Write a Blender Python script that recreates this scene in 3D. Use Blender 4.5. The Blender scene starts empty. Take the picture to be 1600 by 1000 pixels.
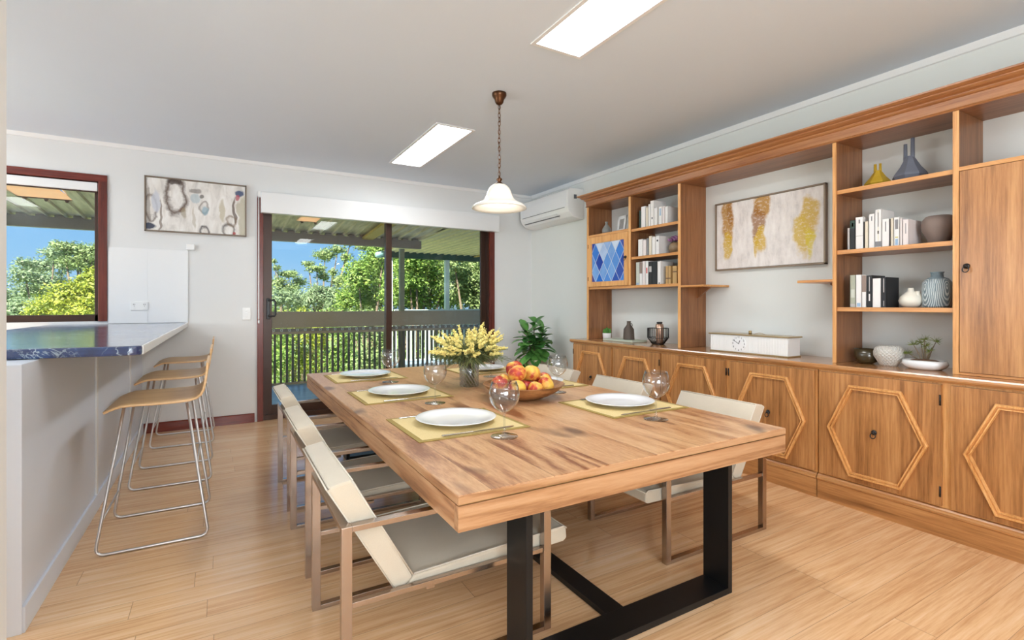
import bpy, bmesh, math, random
from mathutils import Vector, Matrix
random.seed(7)
S = bpy.context.scene
C = S.collection
PI = math.pi
# ------------------------------------------------------------------ camera, sky, sun, exposure
CAM_H = 1.25
cd = bpy.data.cameras.new('camera')
cam = bpy.data.objects.new('camera', cd); C.objects.link(cam)
cd.sensor_width = 36; cd.lens = 36*785/1600; cd.shift_y = -25/1600; cd.clip_end = 400; cd.clip_start = .05
cam.location = (0, 0, CAM_H); cam.rotation_euler = (PI/2, 0, -math.radians(30.1))
S.camera = cam
S.view_settings.view_transform = 'Standard'; S.view_settings.look = 'None'
S.view_settings.gamma = 1; S.view_settings.use_curve_mapping = False
S.view_settings.exposure = 0.70
S.cycles.max_bounces = 10; S.cycles.diffuse_bounces = 5; S.cycles.glossy_bounces = 4
S.cycles.transmission_bounces = 6; S.cycles.transparent_max_bounces = 16
S.cycles.caustics_reflective = False; S.cycles.caustics_refractive = False
S.cycles.use_denoising = True; S.cycles.sample_clamp_indirect = 6

w = bpy.data.worlds.new('sky'); S.world = w; w.use_nodes = True
nt = w.node_tree; nt.nodes.clear()
tc = nt.nodes.new('ShaderNodeTexCoord'); sp = nt.nodes.new('ShaderNodeSeparateXYZ')
cr = nt.nodes.new('ShaderNodeValToRGB'); bg = nt.nodes.new('ShaderNodeBackground'); wo = nt.nodes.new('ShaderNodeOutputWorld')
nt.links.new(tc.outputs['Generated'], sp.inputs[0]); nt.links.new(sp.outputs['Z'], cr.inputs[0])
nt.links.new(cr.outputs[0], bg.inputs[0]); nt.links.new(bg.outputs[0], wo.inputs[0])
e = cr.color_ramp.elements
e[0].position = 0.0; e[0].color = (.40, .62, .88, 1)
e[1].position = .22; e[1].color = (.16, .44, .88, 1)
k = e.new(.08); k.color = (.28, .56, .88, 1)
bg.inputs[1].default_value = .66

SUN_E = 8.5
sd = bpy.data.lights.new('sun', 'SUN'); sd.energy = SUN_E; sd.angle = .02; sd.color = (1, .95, .86)
sun = bpy.data.objects.new('sun', sd); C.objects.link(sun)
sun.rotation_euler = Vector((-.55, -.45, .75)).to_track_quat('Z', 'Y').to_euler()

PANEL_E = 12.5      # ceiling light panels
LAMP_E = 1.7         # pendant bulb
FILL_E = 190        # fill lamps in the two unseen windows added to light the room

# ------------------------------------------------------------------ room dimensions
WR, WB, CE = 3.783, 5.98, 2.761            # right wall, back wall, ceiling
WL, WF = -4.2, -3.3                        # far left wall, rear wall behind the camera

# ------------------------------------------------------------------ mesh builder
def pieces(bm):
    """the far-apart pieces of a part, each to become an object of its own"""
    bm.verts.index_update(); seen = {}; isl = []
    for v in bm.verts:
        if v.index in seen: continue
        st = [v]; seen[v.index] = len(isl); cur = [v]
        while st:
            for e in st.pop().link_edges:
                for q in e.verts:
                    if q.index not in seen: seen[q.index] = len(isl); st.append(q); cur.append(q)
        isl.append(cur)
        if len(isl) > 90: return [bm]
    if len(isl) < 2: return [bm]
    B = [(Vector([min(v.co[i] for v in c) for i in range(3)]), Vector([max(v.co[i] for v in c) for i in range(3)])) for c in isl]
    par = list(range(len(isl)))
    def root(a):
        while par[a] != a: a = par[a]
        return a
    for i in range(len(B)):
        for j in range(i):
            g = Vector([max(0, B[i][0][k]-B[j][1][k], B[j][0][k]-B[i][1][k]) for k in range(3)]).length
            s = max(max(B[i][1]-B[i][0]), max(B[j][1]-B[j][0]))
            if g <= max(.02, .5*s): par[root(i)] = root(j)
    rs = sorted({root(i) for i in range(len(isl))})
    if len(rs) == 1 or len(rs) > 12: return [bm]
    out = []
    for r in rs:
        b = bm.copy(); b.verts.ensure_lookup_table()
        bmesh.ops.delete(b, geom=[v for v in b.verts if root(seen[v.index]) != r], context='VERTS'); out.append(b)
    bm.free(); return out

class MB:
    def __init__(s, off=(0, 0, 0)):
        s.bm = bmesh.new(); s.off = Vector(off)
    def _merge(s, b, mat=None):
        if mat is not None: bmesh.ops.transform(b, matrix=mat, verts=b.verts)
        vm = {}
        for v in b.verts: vm[v] = s.bm.verts.new(v.co)
        for f in b.faces:
            try:
                nf = s.bm.faces.new([vm[v] for v in f.verts]); nf.smooth = f.smooth
            except ValueError: pass
        b.free()
    def box(s, a, b, bev=0, seg=2, rot=None):
        a = Vector(a); b = Vector(b)
        t = bmesh.new(); bmesh.ops.create_cube(t, size=1)
        d = b - a
        for v in t.verts: v.co = Vector((v.co.x*abs(d.x), v.co.y*abs(d.y), v.co.z*abs(d.z)))
        if bev > 0:
            bv = min(bev, .49*min(abs(d.x), abs(d.y), abs(d.z)))
            bmesh.ops.bevel(t, geom=t.edges[:], offset=bv, segments=seg, affect='EDGES', profile=.6)
        M = Matrix.Translation((a+b)/2)
        if rot is not None: M = M @ rot.to_4x4()
        s._merge(t, M); return s
    def prism(s, pts, ax, a, b, bev=0, smooth=False):
        """polygon pts (2D) extruded along axis ax from a to b. 2D axes are the remaining two in x,y,z order"""
        t = bmesh.new()
        def P(p, c):
            if ax == 'x': return (c, p[0], p[1])
            if ax == 'y': return (p[0], c, p[1])
            return (p[0], p[1], c)
        v0 = [t.verts.new(P(p, a)) for p in pts]; v1 = [t.verts.new(P(p, b)) for p in pts]
        n = len(pts)
        for i in range(n):
            f = t.faces.new([v0[i], v0[(i+1) % n], v1[(i+1) % n], v1[i]]); f.smooth = smooth
        t.faces.new(v0[::-1]); t.faces.new(v1)
        bmesh.ops.recalc_face_normals(t, faces=t.faces)
        if bev > 0: bmesh.ops.bevel(t, geom=[e for e in t.edges], offset=bev, segments=2, affect='EDGES', profile=.6)
        s._merge(t); return s
    def tube(s, path, r, seg=10, closed=False, caps=True, rr=None):
        P = [Vector(p) for p in path]; n = len(P); rings = []
        up = None
        for i, p in enumerate(P):
            if closed: d = P[(i+1) % n] - P[i-1]
            else: d = P[min(i+1, n-1)] - P[max(i-1, 0)]
            d.normalize()
            if up is None:
                up = Vector((0, 0, 1)) if abs(d.z) < .9 else Vector((1, 0, 0))
            x = d.cross(up)
            if x.length < 1e-4: x = d.orthogonal()
            x.normalize(); y = x.cross(d).normalized(); up = y
            q = rr[i] if rr else r
            rings.append([s.bm.verts.new(p + x*q*math.cos(2*PI*k/seg) + y*q*math.sin(2*PI*k/seg)) for k in range(seg)])
        for i in range(n if closed else n-1):
            A = rings[i]; B = rings[(i+1) % n]
            for k in range(seg):
                f = s.bm.faces.new([A[k], A[(k+1) % seg], B[(k+1) % seg], B[k]]); f.smooth = True
        if caps and not closed:
            s.bm.faces.new(rings[0][::-1]); s.bm.faces.new(rings[-1])
        return s
    def bar(s, path, w, t, up=(0, 0, 1), closed=False):
        """flat rectangular section swept; not needed for corners"""
        return s.tube(path, w, 4, closed)
    def lathe(s, prof, c=(0, 0, 0), seg=32, cap0=True, cap1=True, fr=None, sc=(1, 1)):
        c = Vector(c); rings = []
        for (r, z) in prof:
            rings.append([s.bm.verts.new(c + Vector((sc[0]*r*(fr(k/seg, z) if fr else 1)*math.cos(2*PI*k/seg), sc[1]*r*(fr(k/seg, z) if fr else 1)*math.sin(2*PI*k/seg), z))) for k in range(seg)])
        for A, B in zip(rings, rings[1:]):
            for k in range(seg):
                f = s.bm.faces.new([A[k], A[(k+1) % seg], B[(k+1) % seg], B[k]]); f.smooth = True
        if cap0: s.bm.faces.new(rings[0][::-1])
        if cap1: s.bm.faces.new(rings[-1])
        return s
    def ball(s, c, r, sc=(1, 1, 1), sub=2, rot=None):
        t = bmesh.new(); bmesh.ops.create_icosphere(t, subdivisions=sub, radius=r)
        for f in t.faces: f.smooth = True
        M = Matrix.Translation(c)
        if rot is not None: M = M @ rot.to_4x4()
        s._merge(t, M @ Matrix.Diagonal((*sc, 1))); return s
    def quad(s, pts, smooth=False):
        f = s.bm.faces.new([s.bm.verts.new(p) for p in pts]); f.smooth = smooth; return s
    def grid(s, rows, smooth=True, closed=False):
        R = [[s.bm.verts.new(p) for p in row] for row in rows]
        for A, B in zip(R, R[1:]):
            n = len(A)
            for k in range(n if closed else n-1):
                f = s.bm.faces.new([A[k], A[(k+1) % n], B[(k+1) % n], B[k]]); f.smooth = smooth
        return s
    def build(s, name, mat, parent=None, recalc=False):
        if s.off.length: bmesh.ops.translate(s.bm, vec=-s.off, verts=s.bm.verts)
        if recalc: bmesh.ops.recalc_face_normals(s.bm, faces=s.bm.faces)
        first = None
        for bm in pieces(s.bm):
            me = bpy.data.meshes.new(name); bm.to_mesh(me); bm.free()
            me.materials.append(mat)
            o = bpy.data.objects.new(name, me); C.objects.link(o)
            if parent is not None: o.parent = parent
            first = first or o
            if parent is None: break
        return first

def thing(name, label, cat, loc=(0, 0, 0), rz=0, group=None):
    o = bpy.data.objects.new(name, None); C.objects.link(o)
    o.location = loc; o.rotation_euler = (0, 0, rz); o.empty_display_size = .1
    o['label'] = label; o['category'] = cat
    if group: o['group'] = group
    return o
def tag(o, label, cat, group=None, kind=None):
    o['label'] = label; o['category'] = cat
    if group: o['group'] = group
    if kind: o['kind'] = kind
    return o
def struct(name, mb, mat, parent=None, label=None, cat='structure'):
    o = mb.build(name, mat, parent)
    if parent is None:
        o['kind'] = 'structure'
        if label: o['label'] = label
        o['category'] = cat
    return o
def sroot(name, label, cat, loc=(0, 0, 0)):
    o = thing(name, label, cat, loc); o['kind'] = 'structure'; return o
def kids(o): return [c for c in bpy.data.objects if c.parent == o]
def copy_tree(o, parent=None):
    c = o.copy(); C.objects.link(c)
    if parent is not None: c.parent = parent
    for ch in kids(o): copy_tree(ch, c)
    return c
def dup(o, loc, label, rz=None):
    c = copy_tree(o); c.location = loc; c['label'] = label
    if rz is not None: c.rotation_euler.z = rz
    return c

# ------------------------------------------------------------------ materials
class NT:
    def __init__(s, name):
        s.m = bpy.data.materials.new(name); s.m.use_nodes = True
        s.t = s.m.node_tree; s.t.nodes.clear()
        s.out = s.t.nodes.new('ShaderNodeOutputMaterial')
    def n(s, typ, **kw):
        x = s.t.nodes.new('ShaderNode'+typ)
        for k, v in kw.items(): setattr(x, k, v)
        return x
    def l(s, a, b): s.t.links.new(a, b)
    def sock(s, inp, v):
        if isinstance(v, bpy.types.NodeSocket): s.l(v, inp)
        else: inp.default_value = v
    def math(s, op, a, b=0., c=None, clamp=False):
        x = s.n('Math', operation=op, use_clamp=clamp)
        s.sock(x.inputs[0], a); s.sock(x.inputs[1], b)
        if c is not None: s.sock(x.inputs[2], c)
        return x.outputs[0]
    def coord(s, scale=(1, 1, 1), loc=(0, 0, 0), which='Object'):
        t = s.n('TexCoord'); m = s.n('Mapping'); s.l(t.outputs[which], m.inputs[0])
        m.inputs['Scale'].default_value = scale; m.inputs['Location'].default_value = loc
        return m.outputs[0]
    def noise(s, vec, scale=5, detail=4, rough=.55, dist=0):
        x = s.n('TexNoise'); s.l(vec, x.inputs['Vector']); x.inputs['Scale'].default_value = scale
        x.inputs['Detail'].default_value = detail; x.inputs['Roughness'].default_value = rough; x.inputs['Distortion'].default_value = dist
        return x.outputs['Fac']
    def ramp(s, fac, stops):
        x = s.n('ValToRGB'); s.sock(x.inputs[0], fac); e = x.color_ramp.elements
        while len(e) < len(stops): e.new(.5)
        for el, (p, c) in zip(e, stops):
            el.position = p; el.color = (*c, 1) if len(c) == 3 else c
        return x.outputs[0]
    def mix(s, fac, a, b, mode='MIX'):
        x = s.n('Mix', data_type='RGBA', blend_type=mode, clamp_factor=True)
        s.sock(x.inputs[0], fac)
        for i, v in ((6, a), (7, b)):
            if isinstance(v, tuple): v = (*v[:3], 1)
            s.sock(x.inputs[i], v)
        return x.outputs[2]
    def white(s, v):
        x = s.n('TexWhiteNoise', noise_dimensions='1D' if not isinstance(v, tuple) else '3D')
        if isinstance(v, tuple):
            c = s.n('CombineXYZ')
            for i in range(len(v)): s.sock(c.inputs[i], v[i])
            s.l(c.outputs[0], x.inputs['Vector'])
        else: s.sock(x.inputs['W'], v)
        return x
    def sep(s, v):
        x = s.n('SeparateXYZ'); s.l(v, x.inputs[0]); return x.outputs
    def comb(s, x, y, z):
        c = s.n('CombineXYZ')
        for i, v in enumerate((x, y, z)): s.sock(c.inputs[i], v)
        return c.outputs[0]
    def bsdf(s, col, rough=.5, metal=0, spec=.5, coat=0, bump=None, bstr=.2, bdist=.002, sheen=0, alpha=None, sss=0):
        b = s.n('BsdfPrincipled')
        if isinstance(col, tuple): col = (*col[:3], 1)
        s.sock(b.inputs['Base Color'], col); s.sock(b.inputs['Roughness'], rough); s.sock(b.inputs['Metallic'], metal)
        s.sock(b.inputs['Specular IOR Level'], spec); s.sock(b.inputs['Coat Weight'], coat); b.inputs['Coat Roughness'].default_value = .12
        s.sock(b.inputs['Sheen Weight'], sheen)
        if bump is not None:
            u = s.n('Bump'); s.l(bump, u.inputs['Height']); u.inputs['Strength'].default_value = bstr; u.inputs['Distance'].default_value = bdist
            s.l(u.outputs[0], b.inputs['Normal'])
        s.l(b.outputs[0], s.out.inputs[0]); s.b = b
        return s.m

def lin(r, g, b):
    f = lambda c: (c/255/12.92) if c/255 <= .04045 else ((c/255+.055)/1.055)**2.4
    return (f(r), f(g), f(b))

def plain(name, rgb, rough=.5, metal=0, spec=.5, nscale=30, namp=.06, bstr=.0, coat=0):
    n = NT(name); c = lin(*rgb)
    f = n.noise(n.coord(), nscale, 3)
    col = n.mix(f, tuple(x*(1-namp) for x in c), tuple(min(1, x*(1+namp)) for x in c))
    return n.bsdf(col, rough, metal, spec, coat, bump=f if bstr else None, bstr=bstr or .1)

def wood(name, cols, axis='z', width=None, across='y', K=34, rough=.35, stretch=.09, fine=260, spec=.5, coat=0, length=None, seam=.0015, knots=0., figure=False, var=.25, scale=3.2, rings=.35, bstr=.06):
    """grain along axis. width: board width measured along 'across'"""
    n = NT(name); v = n.coord(); x, y, z = n.sep(v); D = {'x': x, 'y': y, 'z': z}
    rnd = None; edge = None
    if width:
        q = n.math('DIVIDE', D[across], width); row = n.math('FLOOR', q); fr = n.math('SUBTRACT', q, row)
        wn = n.white(row)
        if length:
            off = n.math('MULTIPLY', wn.outputs['Value'], 7.3)
            ql = n.math('ADD', n.math('DIVIDE', D[axis], length), off); cl = n.math('FLOOR', ql); fl = n.math('SUBTRACT', ql, cl)
            wn = n.white((row, cl, 0.))
            le = n.math('LESS_THAN', fl, seam*1.2/length)
        rnd = wn.outputs['Value']
        edge = n.math('LESS_THAN', fr, seam/width)
        if length: edge = n.math('MAXIMUM', edge, le)
    sc = {'x': 1., 'y': 1., 'z': 1.}
    A = [n.math('MULTIPLY', D[a], stretch if a == axis else 1.) for a in 'xyz']
    if rnd is not None:
        A = [n.math('ADD', a, n.math('MULTIPLY', rnd, 31.7)) for a in A]
    vec = n.comb(*A)
    n1 = n.noise(vec, scale, 3, .5, .35)
    ring = n.math('MULTIPLY_ADD', n.math('SINE', n.math('MULTIPLY', n1, float(K))), .5, .5)
    n2 = n.noise(vec, fine*.55, 4, .7)
    n3 = n.noise(vec, scale*7, 4, .6)
    if figure:
        mk = n.ramp(n.noise(n.comb(*[n.math('ADD', n.math('MULTIPLY', D[a], .5 if a == axis else 1.6), n.math('MULTIPLY', rnd, 17.) if rnd is not None else 0.) for a in 'xyz']), 2.6, 2), [(.50, (0, 0, 0)), (.66, (1, 1, 1))])
        ring = n.math('SUBTRACT', 1., n.math('MULTIPLY', n.math('SUBTRACT', 1., ring), n.math('MULTIPLY_ADD', mk, 1.1, .12)))
    g = n.math('ADD', n.math('MULTIPLY', ring, rings), n.math('MULTIPLY', n3, 1-rings))
    g = n.math('ADD', g, n.math('MULTIPLY', n.math('SUBTRACT', n2, .5), .95))
    if rnd is not None: g = n.math('ADD', g, n.math('MULTIPLY', n.math('SUBTRACT', rnd, .5), var))
    col = n.ramp(g, [(0.12, cols[0]), (.5, cols[1]), (.85, cols[2])])
    if knots:
        kv = n.comb(*[n.math('MULTIPLY', D[a], .45 if a == axis else 1.) for a in 'xyz'])
        kn = n.noise(kv, 5.5, 2, .4, .3)
        kf = n.ramp(kn, [(.64, (0, 0, 0)), (.74, (1, 1, 1))])
        col = n.mix(n.math('MULTIPLY', kf, knots), col, tuple(c*.42 for c in cols[0]))
    if edge is not None: col = n.mix(n.math('MULTIPLY', edge, .55), col, tuple(c*.35 for c in cols[0]))
    return n.bsdf(col, rough, 0, spec, coat, bump=n2, bstr=bstr)

def glassy(name, tint=(1, 1, 1), refl=1.0, rough=0.0, ior=1.5):
    n = NT(name); t = n.n('BsdfTransparent'); t.inputs[0].default_value = (*tint, 1)
    g = n.n('BsdfGlossy'); g.inputs['Roughness'].default_value = rough
    f = n.n('LayerWeight'); f.inputs[0].default_value = .5
    r0 = ((ior-1)/(ior+1))**2
    fr = n.math('ADD', n.math('MULTIPLY', n.math('POWER', f.outputs['Facing'], 4.), 1-r0), r0)
    m = n.n('MixShader'); n.l(n.math('MULTIPLY', fr, refl, clamp=True), m.inputs[0])
    n.l(t.outputs[0], m.inputs[1]); n.l(g.outputs[0], m.inputs[2]); n.l(m.outputs[0], n.out.inputs[0])
    return n.m
def emit(name, rgb, e):
    n = NT(name); x = n.n('Emission'); x.inputs[0].default_value = (*rgb, 1); x.inputs[1].default_value = e
    n.l(x.outputs[0], n.out.inputs[0]); return n.m
def leafmat(name, a, b, c=None, trans=.25):
    n = NT(name); g = n.n('NewGeometry'); A, B = lin(*a), lin(*b)
    big = n.noise(n.coord(), 1.1, 2)
    f = n.math('ADD', n.math('MULTIPLY', g.outputs['Random Per Island'], .55), n.math('MULTIPLY', big, .5))
    stops = [(.15, A), (.7, B)]
    if c: stops.append((.95, lin(*c)))
    col = n.ramp(f, stops)
    d = n.n('BsdfPrincipled'); n.l(col, d.inputs['Base Color']); d.inputs['Roughness'].default_value = .55
    tr = n.n('BsdfTranslucent'); n.l(col, tr.inputs[0])
    m = n.n('MixShader'); m.inputs[0].default_value = trans
    n.l(d.outputs[0], m.inputs[1]); n.l(tr.outputs[0], m.inputs[2]); n.l(m.outputs[0], n.out.inputs[0])
    return n.m

M = {}
M['wall'] = plain('wall_paint', (224, 225, 224), .6, nscale=4, namp=.012)
M['wall_cool'] = plain('wall_paint_cool', (222, 224, 220), .6, nscale=4, namp=.012)
M['ceil'] = plain('ceiling_paint', (217, 227, 238), .85, nscale=3, namp=.012)
M['white'] = plain('white_gloss_paint', (232, 233, 233), .35, nscale=6, namp=.01)
M['panelwhite'] = plain('bench_panel_paint', (222, 229, 240), .45, nscale=5, namp=.015)
M['plastic'] = plain('white_plastic', (236, 236, 234), .3, nscale=8, namp=.01)
M['dimgrey'] = plain('grey_plastic', (95, 97, 100), .4)
M['floor'] = wood('bamboo_floor', (lin(198, 146, 98), lin(228, 184, 138), lin(240, 206, 166)), axis='x', width=.138, across='y', length=1.85, K=18, rough=.2, stretch=.04, fine=150, rings=.06, var=.2, seam=.0022, scale=5, bstr=.02, spec=.6, coat=.2)
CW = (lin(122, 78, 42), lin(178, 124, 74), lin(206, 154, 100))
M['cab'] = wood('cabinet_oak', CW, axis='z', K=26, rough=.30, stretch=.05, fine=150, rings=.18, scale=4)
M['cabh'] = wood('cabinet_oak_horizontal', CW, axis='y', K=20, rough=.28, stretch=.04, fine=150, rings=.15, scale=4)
M['cabin'] = wood('cabinet_oak_shaded', (lin(100, 64, 38), lin(144, 96, 60), lin(168, 118, 78)), axis='z', K=26, rough=.33, stretch=.05, fine=150, rings=.18, scale=4)  # darker copy of the cabinet oak, partly bay shade put into the colour
M['edge'] = wood('pale_edge_strip', (lin(176, 116, 60), lin(218, 160, 96), lin(236, 186, 126)), axis='z', K=20, rough=.35, stretch=.04, rings=.1, scale=5)
M['corn'] = wood('cornice_timber', (lin(104, 62, 36), lin(158, 104, 64), lin(184, 132, 86)), axis='y', K=18, rough=.28, stretch=.04, rings=.15, scale=4)
M['top'] = wood('table_pine', (lin(136, 80, 44), lin(192, 142, 98), lin(212, 170, 126)), axis='y', width=.232, across='x', K=60, rough=.32, stretch=.16, fine=190, rings=.42, figure=True, scale=2.3, knots=.85, var=.22, seam=.0022)
M['topx'] = wood('table_pine_cross', (lin(134, 88, 54), lin(178, 132, 92), lin(194, 152, 114)), axis='x', K=60, rough=.36, stretch=.06, fine=160, rings=.4, scale=6, var=.2)
M['topy'] = wood('table_pine_side', (lin(134, 86, 52), lin(182, 132, 90), lin(198, 154, 114)), axis='y', K=60, rough=.36, stretch=.06, fine=160, rings=.4, scale=6, var=.2)
M['seatply'] = wood('pale_plywood', (lin(206, 160, 108), lin(226, 184, 132), lin(238, 202, 156)), axis='x', K=20, rough=.35, stretch=.08, rings=.15, scale=4)
M['redtrim'] = wood('red_stained_trim', (lin(70, 26, 18), lin(104, 40, 28), lin(124, 54, 38)), axis='z', K=14, rough=.25, stretch=.05, rings=.2, scale=5)
M['redtrimx'] = wood('red_stained_skirting', (lin(80, 28, 20), lin(112, 42, 30), lin(130, 56, 40)), axis='x', K=14, rough=.25, stretch=.05, rings=.2, scale=5)
M['bronze'] = plain('dark_bronze_aluminium', (64, 42, 32), .32, .3)
M['black'] = plain('black_steel', (24, 23, 24), .42, .35, nscale=60)
M['blackpl'] = plain('black_plastic', (18, 18, 20), .35)
M['rose'] = plain('brushed_champagne_metal', (180, 164, 152), .24, 1.0, nscale=90, namp=.04)
M['chrome'] = plain('polished_steel_wire', (206, 202, 200), .38, .8, nscale=90, namp=.03)
n = NT('cream_linen'); v = n.coord()
wv = n.noise(v, 420, 2); f = n.mix(n.noise(v, 6, 3), lin(200, 188, 168), lin(218, 206, 186))
M['linen'] = n.bsdf(n.mix(n.math('MULTIPLY', wv, .35), f, lin(168, 154, 134)), .85, sheen=.2, bump=wv, bstr=.35)
M['piping'] = plain('cream_piping', (206, 196, 180), .8)
M['china'] = plain('white_china', (240, 241, 242), .12, nscale=4, namp=.005, coat=.3)
n = NT('woven_straw'); v = n.coord()
wv = n.noise(n.coord((1, .3, 1)), 500, 2); wv2 = n.noise(v, 240, 2)
M['straw'] = n.bsdf(n.mix(wv, lin(206, 180, 118), lin(232, 212, 160)), .8, bump=wv2, bstr=.5)
M['strawtrim'] = plain('olive_mat_border', (158, 134, 70), .75, nscale=300, namp=.25, bstr=.4)
M['steel'] = plain('cutlery_steel', (190, 184, 176), .2, 1)
M['glass'] = glassy('window_glass', (.97, .985, .98), .45)
M['wine'] = glassy('wine_glass', (.955, .96, .96), 1.9, 0, 1.45)
M['frost'] = glassy('clear_vase_glass', (.93, .95, .94), 2.2, .12, 1.7)
M['brass'] = plain('antique_bronze', (92, 60, 38), .35, .8)
M['pane_light'] = emit('light_panel', (.96, .985, 1), PANEL_E)
# blue marble bench top
n = NT('blue_marble'); v = n.coord()
base = n.ramp(n.noise(v, 7, 5, .6, .6), [(.3, lin(1, 22, 64)), (.55, lin(3, 48, 108)), (.75, lin(20, 86, 156))])
ve = n.math('ABSOLUTE', n.math('SUBTRACT', n.noise(v, 11, 4, .6, 1.4), .5))
vf = n.ramp(ve, [(0, (1, 1, 1)), (.012, (.5, .5, .5)), (.03, (0, 0, 0))])
ms = n.ramp(n.noise(v, 5, 2), [(.45, (0, 0, 0)), (.6, (1, 1, 1))])
M['marble'] = n.bsdf(n.mix(n.math('MULTIPLY', vf, ms), base, lin(190, 215, 230)), .3, spec=.4, coat=1.0)
n.b.inputs['Coat IOR'].default_value = 1.8; n.b.inputs['Coat Roughness'].default_value = .13
# outside
n = NT('corrugated_roof_sheet'); v = n.coord(); f = n.noise(n.coord((3, .4, 1)), 6, 5)
M['roof'] = n.bsdf(n.ramp(f, [(.3, lin(184, 164, 142)), (.6, lin(226, 206, 184)), (.8, lin(246, 228, 210))]), .5)
M['roofg'] = plain('green_roof_sheet', (232, 214, 172), .5, nscale=8, namp=.2)
M['beam'] = plain('brown_painted_steel', (132, 118, 106), .5)
M['greenbeam'] = plain('green_gutter_metal', (48, 74, 60), .45)
M['teal'] = plain('pale_teal_gutter', (150, 190, 178), .5)
M['rail'] = plain('grey_brown_railing', (172, 150, 122), .5)
M['baluster'] = plain('dark_olive_balusters', (98, 92, 80), .5)
M['railw'] = plain('white_green_railing', (212, 220, 210), .5)
M['post'] = plain('olive_painted_post', (140, 138, 112), .5)
M['ochre'] = plain('yellow_timber_batten', (206, 172, 96), .6)
n = NT('amber_translucent_sheet'); d = n.n('BsdfTranslucent'); d.inputs[0].default_value = (*lin(252, 226, 196), 1)
d2 = n.n('BsdfDiffuse'); d2.inputs[0].default_value = (*lin(246, 214, 180), 1); mm = n.n('MixShader'); mm.inputs[0].default_value = .6
n.l(d.outputs[0], mm.inputs[1]); n.l(d2.outputs[0], mm.inputs[2]); n.l(mm.outputs[0], n.out.inputs[0]); M['amber'] = n.m
M['deck'] = wood('sky_tinted_deck_boards', (lin(104, 128, 152), lin(140, 164, 188), lin(170, 190, 208)), axis='x', width=.09, across='y', K=14, rough=.3, stretch=.06, rings=.15, scale=6, seam=.008)  # blue of the reflected sky is put into the board colour
M['bark'] = plain('tree_bark', (120, 104, 84), .8, nscale=8, namp=.4, bstr=.4)
M['leafA'] = leafmat('gum_leaves', (96, 116, 64), (156, 176, 108), (198, 206, 146))
M['leafB'] = leafmat('bright_broad_leaves', (84, 116, 46), (152, 182, 84), (214, 216, 112))
M['leafC'] = leafmat('grey_green_leaves', (104, 126, 88), (160, 180, 132), (196, 208, 160))
M['leafD'] = leafmat('yellow_green_leaves', (112, 134, 40), (186, 192, 66), (226, 212, 88))
M['grass'] = plain('far_grass', (138, 156, 92), .9, nscale=.6, namp=.35)
n = NT('pale_roof_tiles'); x, y, z = n.sep(n.coord())
fx = n.math('FRACT', n.math('MULTIPLY', x, 3.2)); fy = n.math('FRACT', n.math('MULTIPLY', y, 3.0))
ln = n.math('MAXIMUM', n.math('LESS_THAN', fy, .22), n.math('LESS_THAN', fx, .12))
M['tiles'] = n.bsdf(n.mix(ln, lin(206, 190, 168), lin(140, 124, 104)), .8)
# ------------------------------------------------------------------ room shell
struct('floor', MB().box((WL-.1, WF-.1, -.08), (WR+.1, WB+.1, 0)), M['floor'])
PX = (1.575, 1.893)
PANELS = [(3.955, 5.28), (1.12, 2.445), (-1.715, -.39)]
KX = (-2.75, -2.43)
def holes(x0, x1, y0, y1, z0, z1, hs):
    """slab with rectangular holes (x0,x1,y0,y1) arranged in columns"""
    m = MB(); xs = sorted({x0, x1} | {h[0] for h in hs} | {h[1] for h in hs})
    ys = sorted({y0, y1} | {h[2] for h in hs} | {h[3] for h in hs})
    for a, b in zip(xs, xs[1:]):
        run = None
        for c, d in zip(ys, ys[1:]):
            inh = any(h[0] < (a+b)/2 < h[1] and h[2] < (c+d)/2 < h[3] for h in hs)
            if inh:
                if run is not None: m.box((a, run, z0), (b, c, z1)); run = None
            elif run is None: run = c
        if run is not None: m.box((a, run, z0), (b, y1, z1))
    return m
HS = [(PX[0], PX[1], a, b) for a, b in PANELS] + [(KX[0], KX[1], a, b) for a, b in PANELS[:2]]
struct('ceiling', holes(WL-.1, WR+.1, WF-.1, WB+.1, CE, CE+.1, HS), M['ceil'])

def wallx(name, x0, x1, y0, y1, ops, mat):
    """wall running along x, openings (xa, xb, za, zb)"""
    m = MB(); xs = sorted({x0, x1} | {o[0] for o in ops} | {o[1] for o in ops})
    for a, b in zip(xs, xs[1:]):
        o = [o for o in ops if o[0] < (a+b)/2 < o[1]]
        if not o: m.box((a, y0, 0), (b, y1, CE))
        else:
            o = o[0]
            if o[2] > 0: m.box((a, y0, 0), (b, y1, o[2]))
            if o[3] < CE: m.box((a, y0, o[3]), (b, y1, CE))
    return struct(name, m, mat)
DX = (.336, 3.187); DZ = 2.40
KWX = (-3.1, -.924); KWZ = (1.088, 2.445)
wallx('wall_back', WL-.1, WR+.1, WB, WB+.14, [(DX[0], DX[1], 0, DZ), (KWX[0], KWX[1], KWZ[0], KWZ[1])], M['wall'])
struct('wall_right', MB().box((WR, WF-.1, 0), (WR+.12, WB, CE)), M['wall_cool'])
struct('wall_kitchen_left', MB().box((WL-.12, WF-.1, 0), (WL, 2.6, CE)).box((WL-.12, 5.0, 0), (WL, WB, CE)).box((WL-.12, 2.6, 0), (WL, 5.0, 1.0)).box((WL-.12, 2.6, 2.3), (WL, 5.0, CE)), M['wall'])
wallx('wall_rear', WL, WR, WF-.12, WF, [(-1.9, .9, .35, 2.35)], M['wall'])
struct('wall_left', MB().box((WL, 1.50, 0), (-.438, 1.63, CE), .004), M['wall'])

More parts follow.
